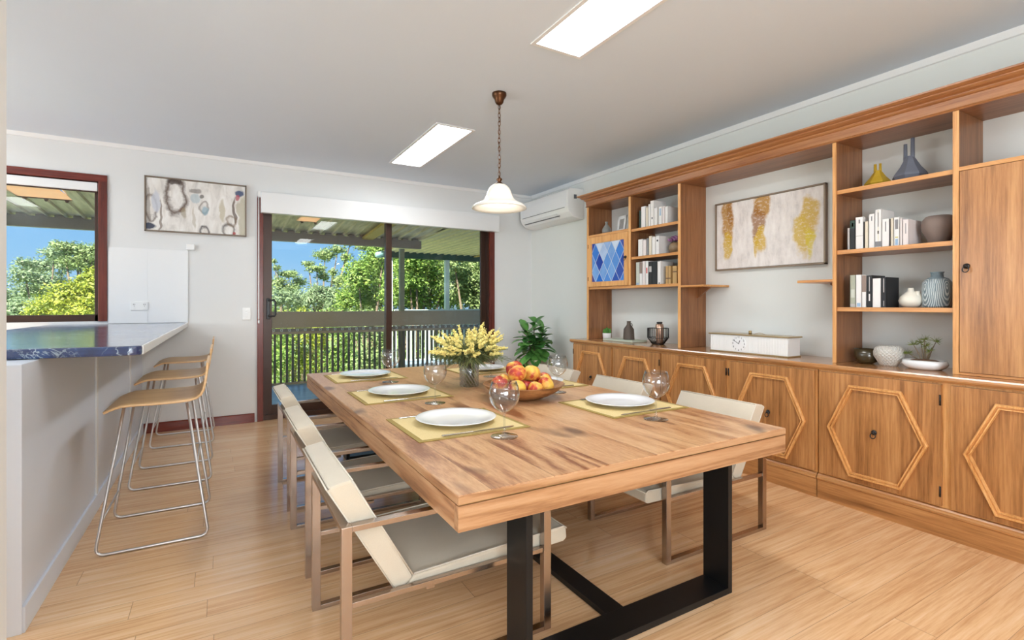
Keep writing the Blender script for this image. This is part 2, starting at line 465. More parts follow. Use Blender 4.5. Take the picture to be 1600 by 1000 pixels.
# cornice strips where wall meets ceiling, skirting
m = MB(); m.prism([(WB-.026, CE), (WB, CE), (WB, CE-.036), (WB-.012, CE-.034)], 'x', WL, WR)
struct('trim_1', m, M['white'])
m = MB(); m.prism([(WR-.03, CE), (WR, CE), (WR, CE-.042), (WR-.014, CE-.038)], 'y', WF, WB-.03)
struct('trim_2', m, M['white'])
for nm, a, b in (('baseboard_back', -.655, .31), ('baseboard_back_right', 3.21, WR)):
    m = MB(); m.prism([(WB-.018, 0), (WB, 0), (WB, .095), (WB-.010, .095), (WB-.018, .085)], 'x', a, b)
    struct(nm, m, M['redtrimx'])
m = MB(); m.prism([(WR-.018, 0), (WR, 0), (WR, .095), (WR-.01, .095), (WR-.018, .085)], 'y', 4.44, WB-.02)
struct('baseboard_right', m, M['redtrimx'])
# small ceiling-wall splashback panel above the bench
struct('trim_3', MB().box((-.915, WB-.010, 1.066), (-.283, WB, 1.785), .002).box((-.617, WB-.0115, 1.066), (-.613, WB-.0095, 1.785)), M['white'])

# ------------------------------------------------------------------ door_1 : sliding glass door
d = sroot('door_1', 'wide sliding glass door with dark bronze frame opening to the balcony', 'door', (1.76, WB, 0))
o3 = (1.76, WB, 0)
m = MB(o3)
m.box((DX[0]-.002, WB-.016, 0), (.392, WB+.020, DZ-.02), .003); m.box((3.118, WB-.016, 0), (DX[1]+.002, WB+.020, DZ-.02), .003)
m.build('door_trim', M['redtrim'], d)
MB(o3).box((.336, WB-.016, DZ-.05), (3.187, WB+.13, DZ), .003).build('head_trim', M['redtrimx'], d)
m = MB(o3)
m.box((.338, WB+.021, 0), (.412, WB+.13, DZ-.05)).box((3.098, WB+.021, 0), (3.185, WB+.13, DZ-.05)).box((.392, WB+.02, 0), (3.118, WB+.125, .055), .003)
m.box((.40, WB+.045, .055), (3.1, WB+.055, .07)).box((.392, WB+.03, DZ-.08), (3.118, WB+.12, DZ-.05))
m.build('door_track', M['bronze'], d)
def sash(x0, x1, y0, name):
    m = MB(o3); t = .036
    m.box((x0, y0, .06), (x0+.072, y0+t, DZ-.08), .003).box((x1-.072, y0, .06), (x1, y0+t, DZ-.08), .003)
    m.box((x0+.07, y0+.002, .06), (x1-.07, y0+t-.002, .155), .003).box((x0+.07, y0+.002, DZ-.15), (x1-.07, y0+t-.002, DZ-.08), .003)
    f = m.build(name, M['bronze'], d)
    MB(o3).box((x0+.06, y0+t/2-.003, .14), (x1-.06, y0+t/2+.003, DZ-.14)).build('pane', M['glass'], f)
    return f
sl = sash(.408, 1.800, WB+.038, 'sliding_panel'); sash(1.728, 3.100, WB+.080, 'fixed_panel')
m = MB(o3)
m.box((.425, WB+.018, 1.085), (.462, WB+.04, 1.312), .006)
m.tube([(.446, WB+.03, 1.12), (.446, WB-.03, 1.12), (.50, WB-.034, 1.12), (.508, WB-.034, 1.14), (.508, WB-.034, 1.27), (.50, WB-.034, 1.29), (.446, WB-.03, 1.29), (.446, WB+.03, 1.29)], .010, 8)
m.build('door_handle', M['blackpl'], sl)
# ------------------------------------------------------------------ window_1 : kitchen window
d = sroot('window_1', 'kitchen window with red-brown timber trim over the blue bench', 'window', (-2.0, WB, 1.088))
o3 = (-2.0, WB, 1.088)
m = MB(o3); z0, z1 = KWZ
m.box((KWX[1]-.062, WB-.018, z0), (KWX[1]+.004, WB+.13, z1-.055), .003).box((KWX[0], WB-.018, z0), (KWX[0]+.062, WB+.13, z1-.055), .003)
m.build('window_trim', M['redtrim'], d)
MB(o3).box((KWX[0], WB-.018, z1-.058), (KWX[1]+.004, WB+.13, z1+.006), .003).build('head_trim', M['redtrimx'], d)
m = MB(o3)
m.box((KWX[0]+.062, WB+.03, z0), (KWX[1]-.062, WB+.10, z0+.062), .003).box((KWX[0]+.062, WB+.03, z1-.11), (KWX[1]-.062, WB+.10, z1-.058), .003)
m.box((KWX[1]-.095, WB+.03, z0), (KWX[1]-.062, WB+.10, z1-.06), .003).box((KWX[0]+.062, WB+.03, z0), (KWX[0]+.095, WB+.10, z1-.06), .003)
m.box((-2.05, WB+.03, z0), (-2.0, WB+.10, z1-.06), .003)
f = m.build('window_frame', M['bronze'], d)
MB(o3).box((KWX[0]+.09, WB+.06, z0+.055), (KWX[1]-.09, WB+.066, z1-.1)).build('pane', M['glass'], f)
b = MB((-2, WB+.01, 2.3)).box((-3.03, WB-.012, 2.296), (-.992, WB+.03, 2.376), .006)
r = thing('roller_blind', 'rolled white blind in the top of the kitchen window', 'blind', (-2, WB+.01, 2.3)); b.build('roll_cover', M['white'], r)
MB((-2, WB+.01, 2.3)).box((-3.03, WB+.0, 2.284), (-.992, WB+.012, 2.297), .003).build('bottom_rail', M['bronze'], r)
# unseen rear window, added with a lamp in it to brighten the room
d = sroot('added_window_rear', 'wide unseen window added in the wall behind the camera', 'window', (-.5, WF, .35))
m = MB((-.5, WF, .35))
for x in (-1.9, -.98, -.05, .86): m.box((x, WF-.08, .35), (x+.04, WF-.03, 2.35))
m.box((-1.9, WF-.08, .35), (.9, WF-.03, .39)).box((-1.9, WF-.08, 2.31), (.9, WF-.03, 2.35)); m.build('window_frame', M['bronze'], d)
MB((-.5, WF, .35)).box((-1.9, WF-.058, .36), (.9, WF-.052, 2.34)).build('pane', M['glass'], d)
ld = bpy.data.lights.new('rear_fill_lamp', 'AREA'); ld.shape = 'RECTANGLE'; ld.size = 2.7; ld.size_y = 1.9; ld.energy = FILL_E; ld.color = (.92, .97, 1)  # added fill lamp standing in the unseen rear window
lo = bpy.data.objects.new('rear_fill_lamp', ld); C.objects.link(lo); lo.location = (-.5, WF+.03, 1.35); lo.rotation_euler = (PI/2, 0, 0)
lo.rotation_euler = (PI/2+.85, 0, 0)
d = sroot('added_window_kitchen', 'unseen kitchen window added in the far left wall, outside the frame', 'window', (WL, 3.8, 1.0))  # out-of-view window added to let more light into the kitchen side
m = MB((WL, 3.8, 1.0))
for y in (2.6, 3.78, 4.96): m.box((WL-.08, y, 1.0), (WL-.03, y+.04, 2.3))
m.box((WL-.08, 2.6, 1.0), (WL-.03, 5.0, 1.04)).box((WL-.08, 2.6, 2.26), (WL-.03, 5.0, 2.3)); m.build('window_frame', M['bronze'], d)
MB((WL, 3.8, 1.0)).box((WL-.058, 2.62, 1.02), (WL-.052, 4.98, 2.28)).build('pane', M['glass'], d)
ld = bpy.data.lights.new('kitchen_fill_lamp', 'AREA'); ld.shape = 'RECTANGLE'; ld.size = 2.3; ld.size_y = 1.2; ld.energy = FILL_E*.34; ld.color = (.92, .97, 1)  # second added lamp, brightens the kitchen end and back wall
lo = bpy.data.objects.new('kitchen_fill_lamp', ld); C.objects.link(lo); lo.location = (WL+.03, 3.8, 1.65); lo.rotation_euler = (PI/2+.7, 0, -PI/2)

# ------------------------------------------------------------------ blind pelmet + cord, outlets, switch, sensor
r = thing('roller_blind', 'long white roller blind pelmet above the sliding door', 'blind', (1.8, WB-.05, 2.21))
MB((1.8, WB-.05, 2.21)).box((.366, WB-.085, 2.215), (3.226, WB-.001, 2.435), .008).build('pelmet', M['white'], r)
m = MB((1.8, WB-.05, 2.21))
m.tube([(.350, WB-.04, 2.42), (.350, WB-.04, 1.10), (.3465, WB-.04, 1.075), (.343, WB-.04, 1.10), (.343, WB-.04, 2.42)], .0028, 6)
m.build('pull_cord', M['plastic'], r)
m = MB((1.8, WB-.05, 2.21)).box((.340, WB-.055, 1.045), (.354, WB-.03, 1.078), .004).box((.338, WB-.06, 2.38), (.366, WB-.02, 2.44), .004); m.build('cord_weight', M['plastic'], r)

r = thing('power_outlet', 'white double power outlet on the splash panel above the bench', 'outlet', (-.676, WB-.010, 1.23))
MB().box((-.068, -.010, -.042), (.068, 0, .042), .004).build('face_plate', M['plastic'], r)
m = MB()
for sx in (-.04, .04):
    m.box((sx-.008, -.0108, .010), (sx-.004, -.0095, .022)).box((sx+.004, -.0108, .010), (sx+.008, -.0095, .022)).box((sx-.0015, -.0108, -.006), (sx+.0015, -.0095, .004))
m.build('socket_slots', M['dimgrey'], r)
m = MB()
for sx in (-.04, .04): m.box((sx-.006, -.014, -.032), (sx+.006, -.009, -.016), .002)
m.build('rocker_switch', M['plastic'], r)
r = thing('light_switch', 'white three-gang light switch on the wall left of the sliding door', 'switch', (.234, WB, 1.148))
MB().box((-.040, -.009, -.066), (.040, 0, .066), .004).build('face_plate', M['plastic'], r)
for k in range(3):
    MB().box((-.008, -.0135, -.036+k*.030), (.008, -.008, -.018+k*.030), .002).build('rocker_switch', M['plastic'], r)
r = thing('wall_sensor', 'small white box at the corner of the splash panel below the grey painting', 'sensor', (-.262, WB, 1.82))
MB().box((-.035, -.03, -.030), (.035, 0, .030), .005).build('housing', M['plastic'], r)

# ------------------------------------------------------------------ ceiling light panels
def ceil_panel(x0, x1, y0, y1, label):
    c = ((x0+x1)/2, (y0+y1)/2, CE-.006)
    r = thing('ceiling_light_panel', label, 'ceiling light', c, group='flush ceiling light panels')
    m = MB(c)
    m.box((x0-.022, y0-.022, CE-.007), (x0+.004, y1+.022, CE+.05), .002).box((x1-.004, y0-.022, CE-.007), (x1+.022, y1+.022, CE+.05), .002)
    m.box((x0, y0-.022, CE-.007), (x1, y0+.004, CE+.05), .002).box((x0, y1-.004, CE-.007), (x1, y1+.022, CE+.05), .002)
    m.build('frame', M['white'], r)
    MB(c).box((x0+.002, y0+.002, CE+.028), (x1-.002, y1-.002, CE+.034)).build('diffuser', M['pane_light'], r)
ceil_panel(*PX, *PANELS[0], 'glowing ceiling light panel nearer the sliding door, beyond the pendant')
ceil_panel(*PX, *PANELS[1], 'glowing ceiling light panel cut by the top edge of the photo')
ceil_panel(*PX, *PANELS[2], 'added unseen ceiling light panel behind the camera')  # out of view, added to brighten the near end
ceil_panel(*KX, *PANELS[0], 'added unseen ceiling light panel over the kitchen window side')  # added kitchen panel, unseen, there for its light
ceil_panel(*KX, *PANELS[1], 'added unseen ceiling light panel over the kitchen, nearer the camera')  # another unseen panel added to light the kitchen

# ------------------------------------------------------------------ air conditioner
y0, y1 = 4.80, 5.88; zb, zt = 2.27, 2.635
c = (WR, (y0+y1)/2, zb)
r = thing('air_conditioner', 'white split-system air conditioner high on the wall beside the bookcase', 'air conditioner', c)
prof = [(WR, zt), (WR-.20, zt-.004), (WR-.238, zt-.03), (WR-.245, zt-.10), (WR-.243, zb+.13), (WR-.225, zb+.075), (WR-.17, zb+.025), (WR-.09, zb+.003), (WR, zb)]
m = MB(c).prism(prof, 'y', y0, y1, .008); m.build('casing', M['plastic'], r)
fp = [(WR-.2475, zt-.10), (WR-.243, zt-.045), (WR-.240, zt-.045), (WR-.240, zb+.14), (WR-.2465, zb+.14)]
MB(c).prism(fp, 'y', y0+.03, y1-.03).build('front_panel', M['white'], r)
MB(c).box((WR-.2472, y0+.06, zb+.128), (WR-.236, y1-.06, zb+.133)).box((WR-.2470, y0+.25, zt-.098), (WR-.2460, y1-.12, zt-.0945)).build('panel_gap', M['dimgrey'], r)
fl = MB(c).prism([(WR-.234, zb+.085), (WR-.180, zb+.030), (WR-.183, zb+.026), (WR-.238, zb+.082)], 'y', y0+.24, y1-.06); fl.build('air_flap', M['white'], r)
MB(c).prism([(WR-.214, zb+.0575), (WR-.205, zb+.049), (WR-.210, zb+.046), (WR-.219, zb+.0545)], 'y', y0+.20, y1-.07).build('outlet_slot', M['dimgrey'], r)
MB(c).box((WR-.15, y0-.003, zt-.13), (WR-.11, y0+.002, zt-.08), .001).build('side_badge', M['dimgrey'], r)

# ------------------------------------------------------------------ pendant lamp
LX, LY = 1.729, 3.165
c = (LX, LY, CE)
r = thing('pendant_lamp', 'bell-shaped frosted glass pendant lamp hanging on a bronze chain', 'pendant lamp', c)
MB().lathe([(.0, -.082), (.018, -.080), (.030, -.066), (.034, -.045), (.046, -.028), (.052, -.016), (.052, 0)], seg=24).build('ceiling_canopy', M['brass'], r)
m = MB(); z = -.082; k = 0
while z > -.595:
    pts = []
    for a in range(14):
        t = 2*PI*a/14; u, vv = .0085*math.cos(t), .019*math.sin(t)
        pts.append((u, 0, z-.016+vv) if k % 2 == 0 else (0, u, z-.016+vv))
    m.tube(pts, .0024, 6, closed=True); z -= .030; k += 1
m.tube([(.004, .004, -.07), (.009, .0, -.2), (-.008, .004, -.34), (.008, -.004, -.47), (0, 0, -.60)], .0022, 6)
m.build('chain', M['brass'], r)
MB().lathe([(.0, -.596), (.008, -.598), (.010, -.606), (.020, -.612), (.022, -.620), (.012, -.632), (.014, -.637), (.036, -.650), (.040, -.657), (.0, -.658)], seg=24).build('finial', M['brass'], r)
n = NT('frosted_swirl_glass'); v = n.coord()
f = n.noise(n.coord((1, 1, .5)), 38, 4, .6, 1.2)
tr = n.n('BsdfTranslucent'); n.l(n.mix(f, lin(236, 232, 222), lin(255, 252, 246)), tr.inputs[0])
di = n.n('BsdfPrincipled'); di.inputs['Base Color'].default_value = (*lin(240, 238, 232), 1); di.inputs['Roughness'].default_value = .15
mm = n.n('MixShader'); mm.inputs[0].default_value = .72; n.l(tr.outputs[0], mm.inputs[1]); n.l(di.outputs[0], mm.inputs[2]); n.l(mm.outputs[0], n.out.inputs[0])
sp_ = [(.034, -.652), (.052, -.660), (.070, -.676), (.083, -.700), (.092, -.728), (.103, -.752), (.120, -.772), (.148, -.788), (.176, -.800), (.195, -.816), (.197, -.826), (.190, -.829), (.170, -.816), (.140, -.799), (.112, -.780), (.095, -.756), (.084, -.728), (.075, -.702), (.062, -.682), (.046, -.668), (.034, -.663)]
MB().lathe(sp_, seg=48, cap0=False, cap1=False).build('glass_shade', n.m, r)
MB().lathe([(.012, -.658), (.014, -.70), (.026, -.715), (.032, -.738), (.024, -.762), (.0, -.772)], seg=16).build('bulb', emit('bulb_glow', (1, .93, .82), LAMP_E), r)
ld = bpy.data.lights.new('pendant_bulb', 'POINT'); ld.energy = LAMP_E*.6; ld.color = (1, .93, .82); ld.shadow_soft_size = .035
lo = bpy.data.objects.new('pendant_bulb', ld); C.objects.link(lo); lo.location = (LX, LY, CE-.80)

# ------------------------------------------------------------------ breakfast bar
bx = -.655
r = thing('breakfast_bar', 'white panelled breakfast bar base under the blue bench top', 'counter', (-.95, 4.28, 0))
oo = (-.95, 4.28, 0)
MB(oo).box((-1.25, 2.58, 0), (bx, WB, 1.020), .004).build('body_panel', M['panelwhite'], r)
m = MB(oo)
m.box((bx, 2.58, 0), (bx+.012, WB-.02, .10), .003); m.build('kick_board', M['panelwhite'], r)
for yy in (3.896, 5.20):
    MB(oo).box((bx, yy-.022, .10), (bx+.009, yy+.022, 1.02), .002).build('batten', M['white'], r)
MB(oo).box((-1.25, 2.574, 0), (bx+.004, 2.580, 1.02), .002).build('end_panel', M['panelwhite'], r)
r = thing('bench_top', 'glossy blue marble bench top with white side edge', 'countertop', (-.8, 4.38, 1.021))
oo = (-.8, 4.38, 1.021)
prof = [(-1.34, 2.80)]
t = bmesh.new()
pts = [(-1.34, 2.83), (-.34, 2.755)] 
R = .022
path = [(-1.34, 2.90), (-.334, 2.765)]
y_a, y_b = 2.87, 2.757
poly = [(-1.34, y_a), (-.350, y_b), (-.322, y_b+.006), (-.306, y_b+.028), (-.288, WB), (-1.34, WB)]
MB(oo).prism([poly[0], poly[1], poly[2], poly[3], (-.3060, y_b+.05), (-.2960, WB), (-1.34, WB)], 'z', 1.021, 1.064, .012).build('marble_slab', M['marble'], r)
m = MB(oo); m.prism([(-.3110, y_b+.045), (-.3020, y_b+.045), (-.2840, WB), (-.2960, WB)], 'z', 1.0225, 1.0625, .003); m.build('side_edge', M['white'], r)

# ------------------------------------------------------------------ art
def art(name, label, loc, rz, w_, h_, mat, frame):
    r = thing(name, label, 'painting', loc, rz)
    m = MB()
    for a, b in (((-w_/2, -.036, -h_/2), (-w_/2+.012, -.002, h_/2)), ((w_/2-.012, -.036, -h_/2), (w_/2, -.002, h_/2)), ((-w_/2, -.036, -h_/2), (w_/2, -.002, -h_/2+.012)), ((-w_/2, -.036, h_/2-.012), (w_/2, -.002, h_/2))):
        m.box(a, b, .0015)
    m.build('frame', frame, r)
    MB().box((-w_/2+.014, -.030, -h_/2+.014), (w_/2-.014, -.006, h_/2-.014), .002).build('canvas', mat, r)
def blobs(n, u, v, base, L):
    """L: (cu, cv, ru, rv, ring, colour, strength); soft noisy patches of paint"""
    q = n.coord()
    u = n.math('ADD', u, n.math('MULTIPLY', n.math('SUBTRACT', n.noise(q, 5, 2), .5), .10)); v = n.math('ADD', v, n.math('MULTIPLY', n.math('SUBTRACT', n.noise(n.coord((1, 1, 1), (7, 2, 4)), 5, 2), .5), .22))
    d1 = n.math('MULTIPLY', n.math('SUBTRACT', n.noise(q, 9, 5, .65), .5), 1.35); d2 = n.math('MULTIPLY', n.math('SUBTRACT', n.noise(n.coord((1, 1, 1), (3, 5, 7)), 9, 5, .65), .5), 1.35)
    col = base
    for cu, cv, ru, rv, ring, c, st in L:
        a = n.math('ADD', n.math('DIVIDE', n.math('SUBTRACT', u, cu), ru), d1); b = n.math('ADD', n.math('DIVIDE', n.math('SUBTRACT', v, cv), rv), d2)
        rr = n.math('SQRT', n.math('ADD', n.math('MULTIPLY', a, a), n.math('MULTIPLY', b, b)))
        if ring:
            mk = n.math('SUBTRACT', 1., n.math('DIVIDE', n.math('ABSOLUTE', n.math('SUBTRACT', rr, 1.)), ring), clamp=True)
        else: mk = n.math('MULTIPLY', n.math('SUBTRACT', 1.15, rr, clamp=True), 3., clamp=True)
        col = n.mix(n.math('MULTIPLY', mk, st), col, lin(*c))
    return col
W1, H1 = .87, .535
n = NT('grey_abstract_canvas'); x, y, z = n.sep(n.coord())
u = n.math('ADD', n.math('DIVIDE', x, W1), .5); v = n.math('ADD', n.math('DIVIDE', z, H1), .5)
base = n.ramp(n.noise(n.coord((3, 1, 1)), 5, 5, .6, .6), [(.3, lin(204, 200, 194)), (.5, lin(230, 226, 220)), (.7, lin(242, 240, 236))])
L = [(.29, .66, .085, .31, .42, (84, 58, 42), .9), (.28, .93, .06, .05, 0, (60, 44, 36), .8), (.35, .40, .04, .05, 0, (110, 74, 44), .6), (.03, .45, .022, .5, 0, (120, 108, 96), .6), (.05, .1, .05, .07, 0, (42, 52, 76), .95), (.055, .45, .045, .22, .3, (96, 80, 70), .8), (.14, .25, .012, .3, 0, (104, 80, 60), .7),
     (.10, .55, .04, .2, 0, (196, 200, 210), .8), (.48, .82, .05, .05, 0, (84, 70, 62), .6), (.54, .72, .03, .04, 0, (64, 54, 50), .7), (.47, .66, .05, .10, 0, (170, 190, 196), .6), (.57, .50, .035, .09, .4, (110, 96, 80), .7), (.58, .45, .03, .07, 0, (130, 168, 184), .7),
     (.56, .05, .05, .12, .35, (50, 42, 44), .9), (.80, .08, .05, .12, .4, (60, 44, 40), .8), (.86, .04, .02, .03, 0, (176, 60, 60), .8), (.93, .84, .045, .09, 0, (40, 66, 110), .9), (.91, .74, .02, .06, 0, (180, 80, 96), .8), (.885, .45, .014, .30, 0, (92, 70, 54), .8), (.96, .35, .05, .42, 0, (186, 180, 156), .8), (.75, .45, .03, .22, 0, (190, 180, 150), .7), (.37, .36, .03, .10, 0, (150, 136, 104), .6), (.47, .28, .012, .2, 0, (196, 188, 172), .7), (.84, .26, .05, .10, .4, (120, 96, 66), .7)]
art('painting', 'wide grey-white abstract painting with dark brown loops on the back wall', (-.201, WB, 2.222), 0, W1, H1, n.bsdf(blobs(n, u, v, base, L), .6), plain('taupe_frame', (128, 112, 96), .4))
W2, H2 = .927, .585
n = NT('gold_abstract_canvas'); x, y, z = n.sep(n.coord())
u = n.math('ADD', n.math('DIVIDE', x, W2), .5); v = n.math('ADD', n.math('DIVIDE', z, H2), .5)
base = n.ramp(n.noise(n.coord((3, 1, 1)), 7, 6, .65), [(.3, lin(206, 200, 196)), (.5, lin(228, 222, 218)), (.7, lin(240, 236, 232))])
g1 = (180, 128, 24); g2 = (206, 168, 40); g3 = (150, 94, 20)
L = [(.135, .72, .062, .34, 0, g1, .9), (.125, .36, .045, .18, 0, g2, .85), (.16, .80, .03, .16, 0, g3, .6), (.47, .88, .075, .18, 0, g1, .9), (.43, .60, .062, .26, 0, g3, .8), (.46, .42, .05, .18, 0, g2, .85), (.42, .30, .022, .14, 0, g2, .8), (.88, .66, .075, .26, 0, g2, .85), (.82, .40, .075, .28, 0, (208, 176, 72), .9), (.88, .30, .035, .2, 0, (216, 196, 50), .8)]
col = blobs(n, u, v, base, L)
spk = n.ramp(n.noise(n.coord((1, 1, 1.6)), 34, 3, .7), [(.52, (0, 0, 0)), (.60, (1, 1, 1))])
col = n.mix(n.math('MULTIPLY', spk, .42), col, lin(232, 226, 218))
art('painting', 'white painting with three gold brushed streaks inside the shelf bay', (WR, 2.4525, 1.830), -PI/2, W2, H2, n.bsdf(col, .6), plain('champagne_frame', (142, 124, 106), .35, .3))
# ------------------------------------------------------------------ lower cabinets
TZ = .8675
def hexring(m, x, cy, cz, a=.262, bt=.137, hh=.279, wd=.028, t=.020):
    """hexagonal moulding on plane x, projecting toward -x: stepped section"""
    P = [(-a, 0), (-bt, hh), (bt, hh), (a, 0), (bt, -hh), (-bt, -hh)]
    def off(k, d):
        p0, p1, p2 = [Vector(P[(k+i) % 6]) for i in (-1, 0, 1)]
        e1 = (p1-p0).normalized(); e2 = (p2-p1).normalized()
        n1 = Vector((e1.y, -e1.x)); n2 = Vector((e2.y, -e2.x))
        b = (n1+n2).normalized(); return p1 + b*(d/b.dot(n1))
    sec = [(0, 0), (0, -t*.7), (.15, -t), (.38, -t), (.5, -t*.45), (.62, -t*.45), (.72, -t*.8), (.92, -t*.8), (1, 0)]
    rows = []
    for k in range(6):
        rows.append([(x+s_[1], cy+off(k, wd*s_[0]).x, cz+off(k, wd*s_[0]).y) for s_ in sec])
    R = [[m.bm.verts.new(p) for p in row] for row in rows]
    for k in range(6):
        A, B = R[k], R[(k+1) % 6]
        for j in range(len(sec)-1): m.bm.faces.new([A[j], A[j+1], B[j+1], B[j]])
def ringpull(parent, off, x, y, z):
    m = MB(off)
    m.ball((x-.006, y, z), .0155, (.45, 1, 1), 2).ball((x-.016, y, z), .009, (1, 1, 1), 2)
    pts = [(x-.020-.004*math.cos(2*PI*k/16), y+.0135*math.sin(2*PI*k/16), z-.018-.015*math.cos(2*PI*k/16)) for k in range(16)]
    m.tube(pts, .0028, 6, closed=True)
    return m.build('ring_pull', M['blackpl'], parent)
DXF = 3.35
def lower_unit(ya, yb, splits, label, hinges):
    yc = (ya+yb)/2; oo = (3.56, yc, 0)
    r = thing('base_cabinet', label, 'cabinet', oo, group=None)
    MB(oo).box((DXF+.004, yb, .13), (WR-.002, ya, .826)).build('carcass', M['edge'], r)
    for (a, b), hs in zip(splits, hinges):
        d = MB(oo).box((DXF-.016, b+.002, .168), (DXF+.003, a-.002, .818), .0015).build('door', M['cab'], r)
        cy = (a+b)/2
        m = MB(oo); hexring(m, DXF-.016, cy, .4755); m.build('hexagon_moulding', M['edge'], d, recalc=True)
        ringpull(d, oo, DXF-.016, cy, .492)
        for hy in hs:
            m = MB(oo)
            for hz in (.245, .735): m.tube([(DXF-.018, hy, hz-.028), (DXF-.018, hy, hz+.028)], .0045, 8)
            m.build('hinge', M['black'], d)
    m = MB(oo)
    m.prism([(3.335, .0), (3.335, .118), (3.328, .124), (3.328, .132), (3.338, .140), (3.338, .146), (3.345, .155), (3.36, .158), (3.36, 0)], 'y', yb, ya)
    m.build('plinth', M['cabh'], r)
    return r
U_ = [(4.435, 3.158, [(4.42, 3.80), (3.775, 3.165)], 'honey oak base cabinet at the far end, under the cactus and wire basket', [(4.413,), (3.170,)]),
      (3.152, 1.826, [(3.145, 2.500), (2.468, 1.838)], 'honey oak base cabinet below the white table clock', [(2.494,), (2.474,)]),
      (1.820, .49, [(1.810, 1.172), (1.135, .50)], 'honey oak base cabinet nearest the camera, below the tall cupboard', [(1.1775,), (.505,)])]
for a, b, s_, lab, h in U_: lower_unit(a, b, s_, lab, h)
oo = (3.55, 2.47, .827)
m = MB(oo); m.prism([(3.345, .827), (3.333, .829), (3.331, .835), (3.322, .840), (3.318, .848), (3.318, .860), (3.322, TZ), (WR, TZ), (WR, .827)], 'y', .47, 4.46)
n0 = wood('worktop_oak', CW, axis='y', K=20, rough=.22, stretch=.04, fine=150, rings=.15, scale=4, spec=.8, coat=.5)
t_ = m.build('cabinet_worktop', n0, None); tag(t_, 'long polished oak worktop running over the base cabinets', 'worktop')
t_.location = oo

# ------------------------------------------------------------------ upper shelving
UX = 3.45; HZ_ = 2.298
def panel(m, y0, y1, z0=TZ+.001, z1=HZ_): m.box((UX+.004, y0, z0), (WR-.002, y1, z1)); return m
def edge(m, y0, y1, z0=TZ+.001, z1=HZ_): m.box((UX, y0-.0005, z0), (UX+.006, y1+.0005, z1), .001); return m
def upright(r, oo, y0, y1):
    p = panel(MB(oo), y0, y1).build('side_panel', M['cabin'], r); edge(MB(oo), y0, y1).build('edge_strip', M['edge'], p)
def shelf(r, oo, y0, y1, z, t=.026, x=UX+.012):
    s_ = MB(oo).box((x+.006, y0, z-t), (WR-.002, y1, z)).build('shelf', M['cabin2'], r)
    MB(oo).box((x, y0, z-t), (x+.007, y1, z), .001).build('edge_strip', M['cabedge'], s_)
M['cabin2'] = wood('shelf_oak_shaded', (lin(100, 64, 38), lin(144, 96, 60), lin(168, 118, 78)), axis='y', K=26, rough=.33, stretch=.05, fine=150, rings=.18, scale=4)  # shelf boards darkened too, partly shade of the bays in the colour
M['cabedge'] = wood('shelf_edge_strip', (lin(170, 108, 54), lin(206, 146, 84), lin(226, 172, 110)), axis='y', K=20, rough=.33, stretch=.04, rings=.1, scale=5)
oo = (3.61, 3.68, TZ)
r = thing('bookcase', 'oak shelf unit with the blue glass door, at the far end of the wall', 'bookcase', oo)
upright(r, oo, 4.300, 4.326); upright(r, oo, 3.040, 3.066)
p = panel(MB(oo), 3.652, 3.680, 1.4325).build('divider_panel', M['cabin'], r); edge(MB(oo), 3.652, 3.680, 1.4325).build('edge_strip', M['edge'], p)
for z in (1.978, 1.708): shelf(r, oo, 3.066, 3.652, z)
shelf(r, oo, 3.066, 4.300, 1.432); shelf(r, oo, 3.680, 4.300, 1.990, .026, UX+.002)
# leadlight door
d = MB(oo)
x0, x1 = UX-.004, UX+.016
d.box((x0, 3.686, 1.434), (x1, 3.742, 1.962), .002).box((x0, 4.240, 1.434), (x1, 4.296, 1.962), .002).box((x0, 3.74, 1.434), (x1, 4.242, 1.486), .002).box((x0, 3.74, 1.892), (x1, 4.242, 1.962), .002)
d = d.build('glass_door', M['edge'], r)
n = NT('leadlight_blue_glass'); x, y, z = n.sep(n.coord())
p = n.math('DIVIDE', y, .125); q = n.math('DIVIDE', z, .205)
A_ = n.math('ADD', p, q); B_ = n.math('SUBTRACT', p, q)
fa, fb = n.math('FLOOR', A_), n.math('FLOOR', B_); ra, rb = n.math('FRACT', A_), n.math('FRACT', B_)
le = n.math('MAXIMUM', n.math('LESS_THAN', ra, .045), n.math('LESS_THAN', rb, .045))
half = n.math('GREATER_THAN', n.math('SUBTRACT', ra, rb), 0.)
wn = n.white((fa, fb, 0.)).outputs['Value']
c_ = n.ramp(wn, [(0, lin(20, 60, 160)), (.24, lin(76, 30, 96)), (.34, lin(24, 70, 170)), (.50, lin(40, 116, 210)), (.70, lin(120, 170, 226)), (.86, lin(226, 240, 250))])
c_ = n.mix(n.math('MULTIPLY', n.noise(n.coord(), 14, 4), .5), c_, lin(30, 90, 180))
n.bsdf(n.mix(le, c_, lin(206, 212, 220)), .08, spec=.8)
MB(oo).box((UX+.004, 3.738, 1.482), (UX+.009, 4.244, 1.896)).build('leadlight_pane', n.m, d)
ringpull(d, oo, x0, 3.714, 1.712)
m = MB(oo)
for hz in (1.52, 1.87): m.tube([(x0, 4.297, hz-.02), (x0, 4.297, hz+.02)], .004, 8)
m.build('hinge', M['brass'], d)
# right unit
oo = (3.61, 1.13, TZ)
r = thing('bookcase', 'oak shelf unit with open shelves and a tall cupboard door, nearest the camera', 'bookcase', oo)
upright(r, oo, 1.764, 1.786); upright(r, oo, 1.138, 1.164); upright(r, oo, .470, .496)
for z in (1.986, 1.597, 1.229): shelf(r, oo, 1.164, 1.764, z)
shelf(r, oo, .496, 1.138, 1.990, .022, UX+.002)
MB(oo).box((UX+.002, .496, TZ+.001), (UX+.02, 1.138, .882), .001).build('bottom_rail', M['cabedge'], r)
d = MB(oo).box((UX-.002, .499, .884), (UX+.018, 1.134, 1.965), .0015).build('cupboard_door', M['cab'], r)
ringpull(d, oo, UX-.002, 1.103, 1.452)
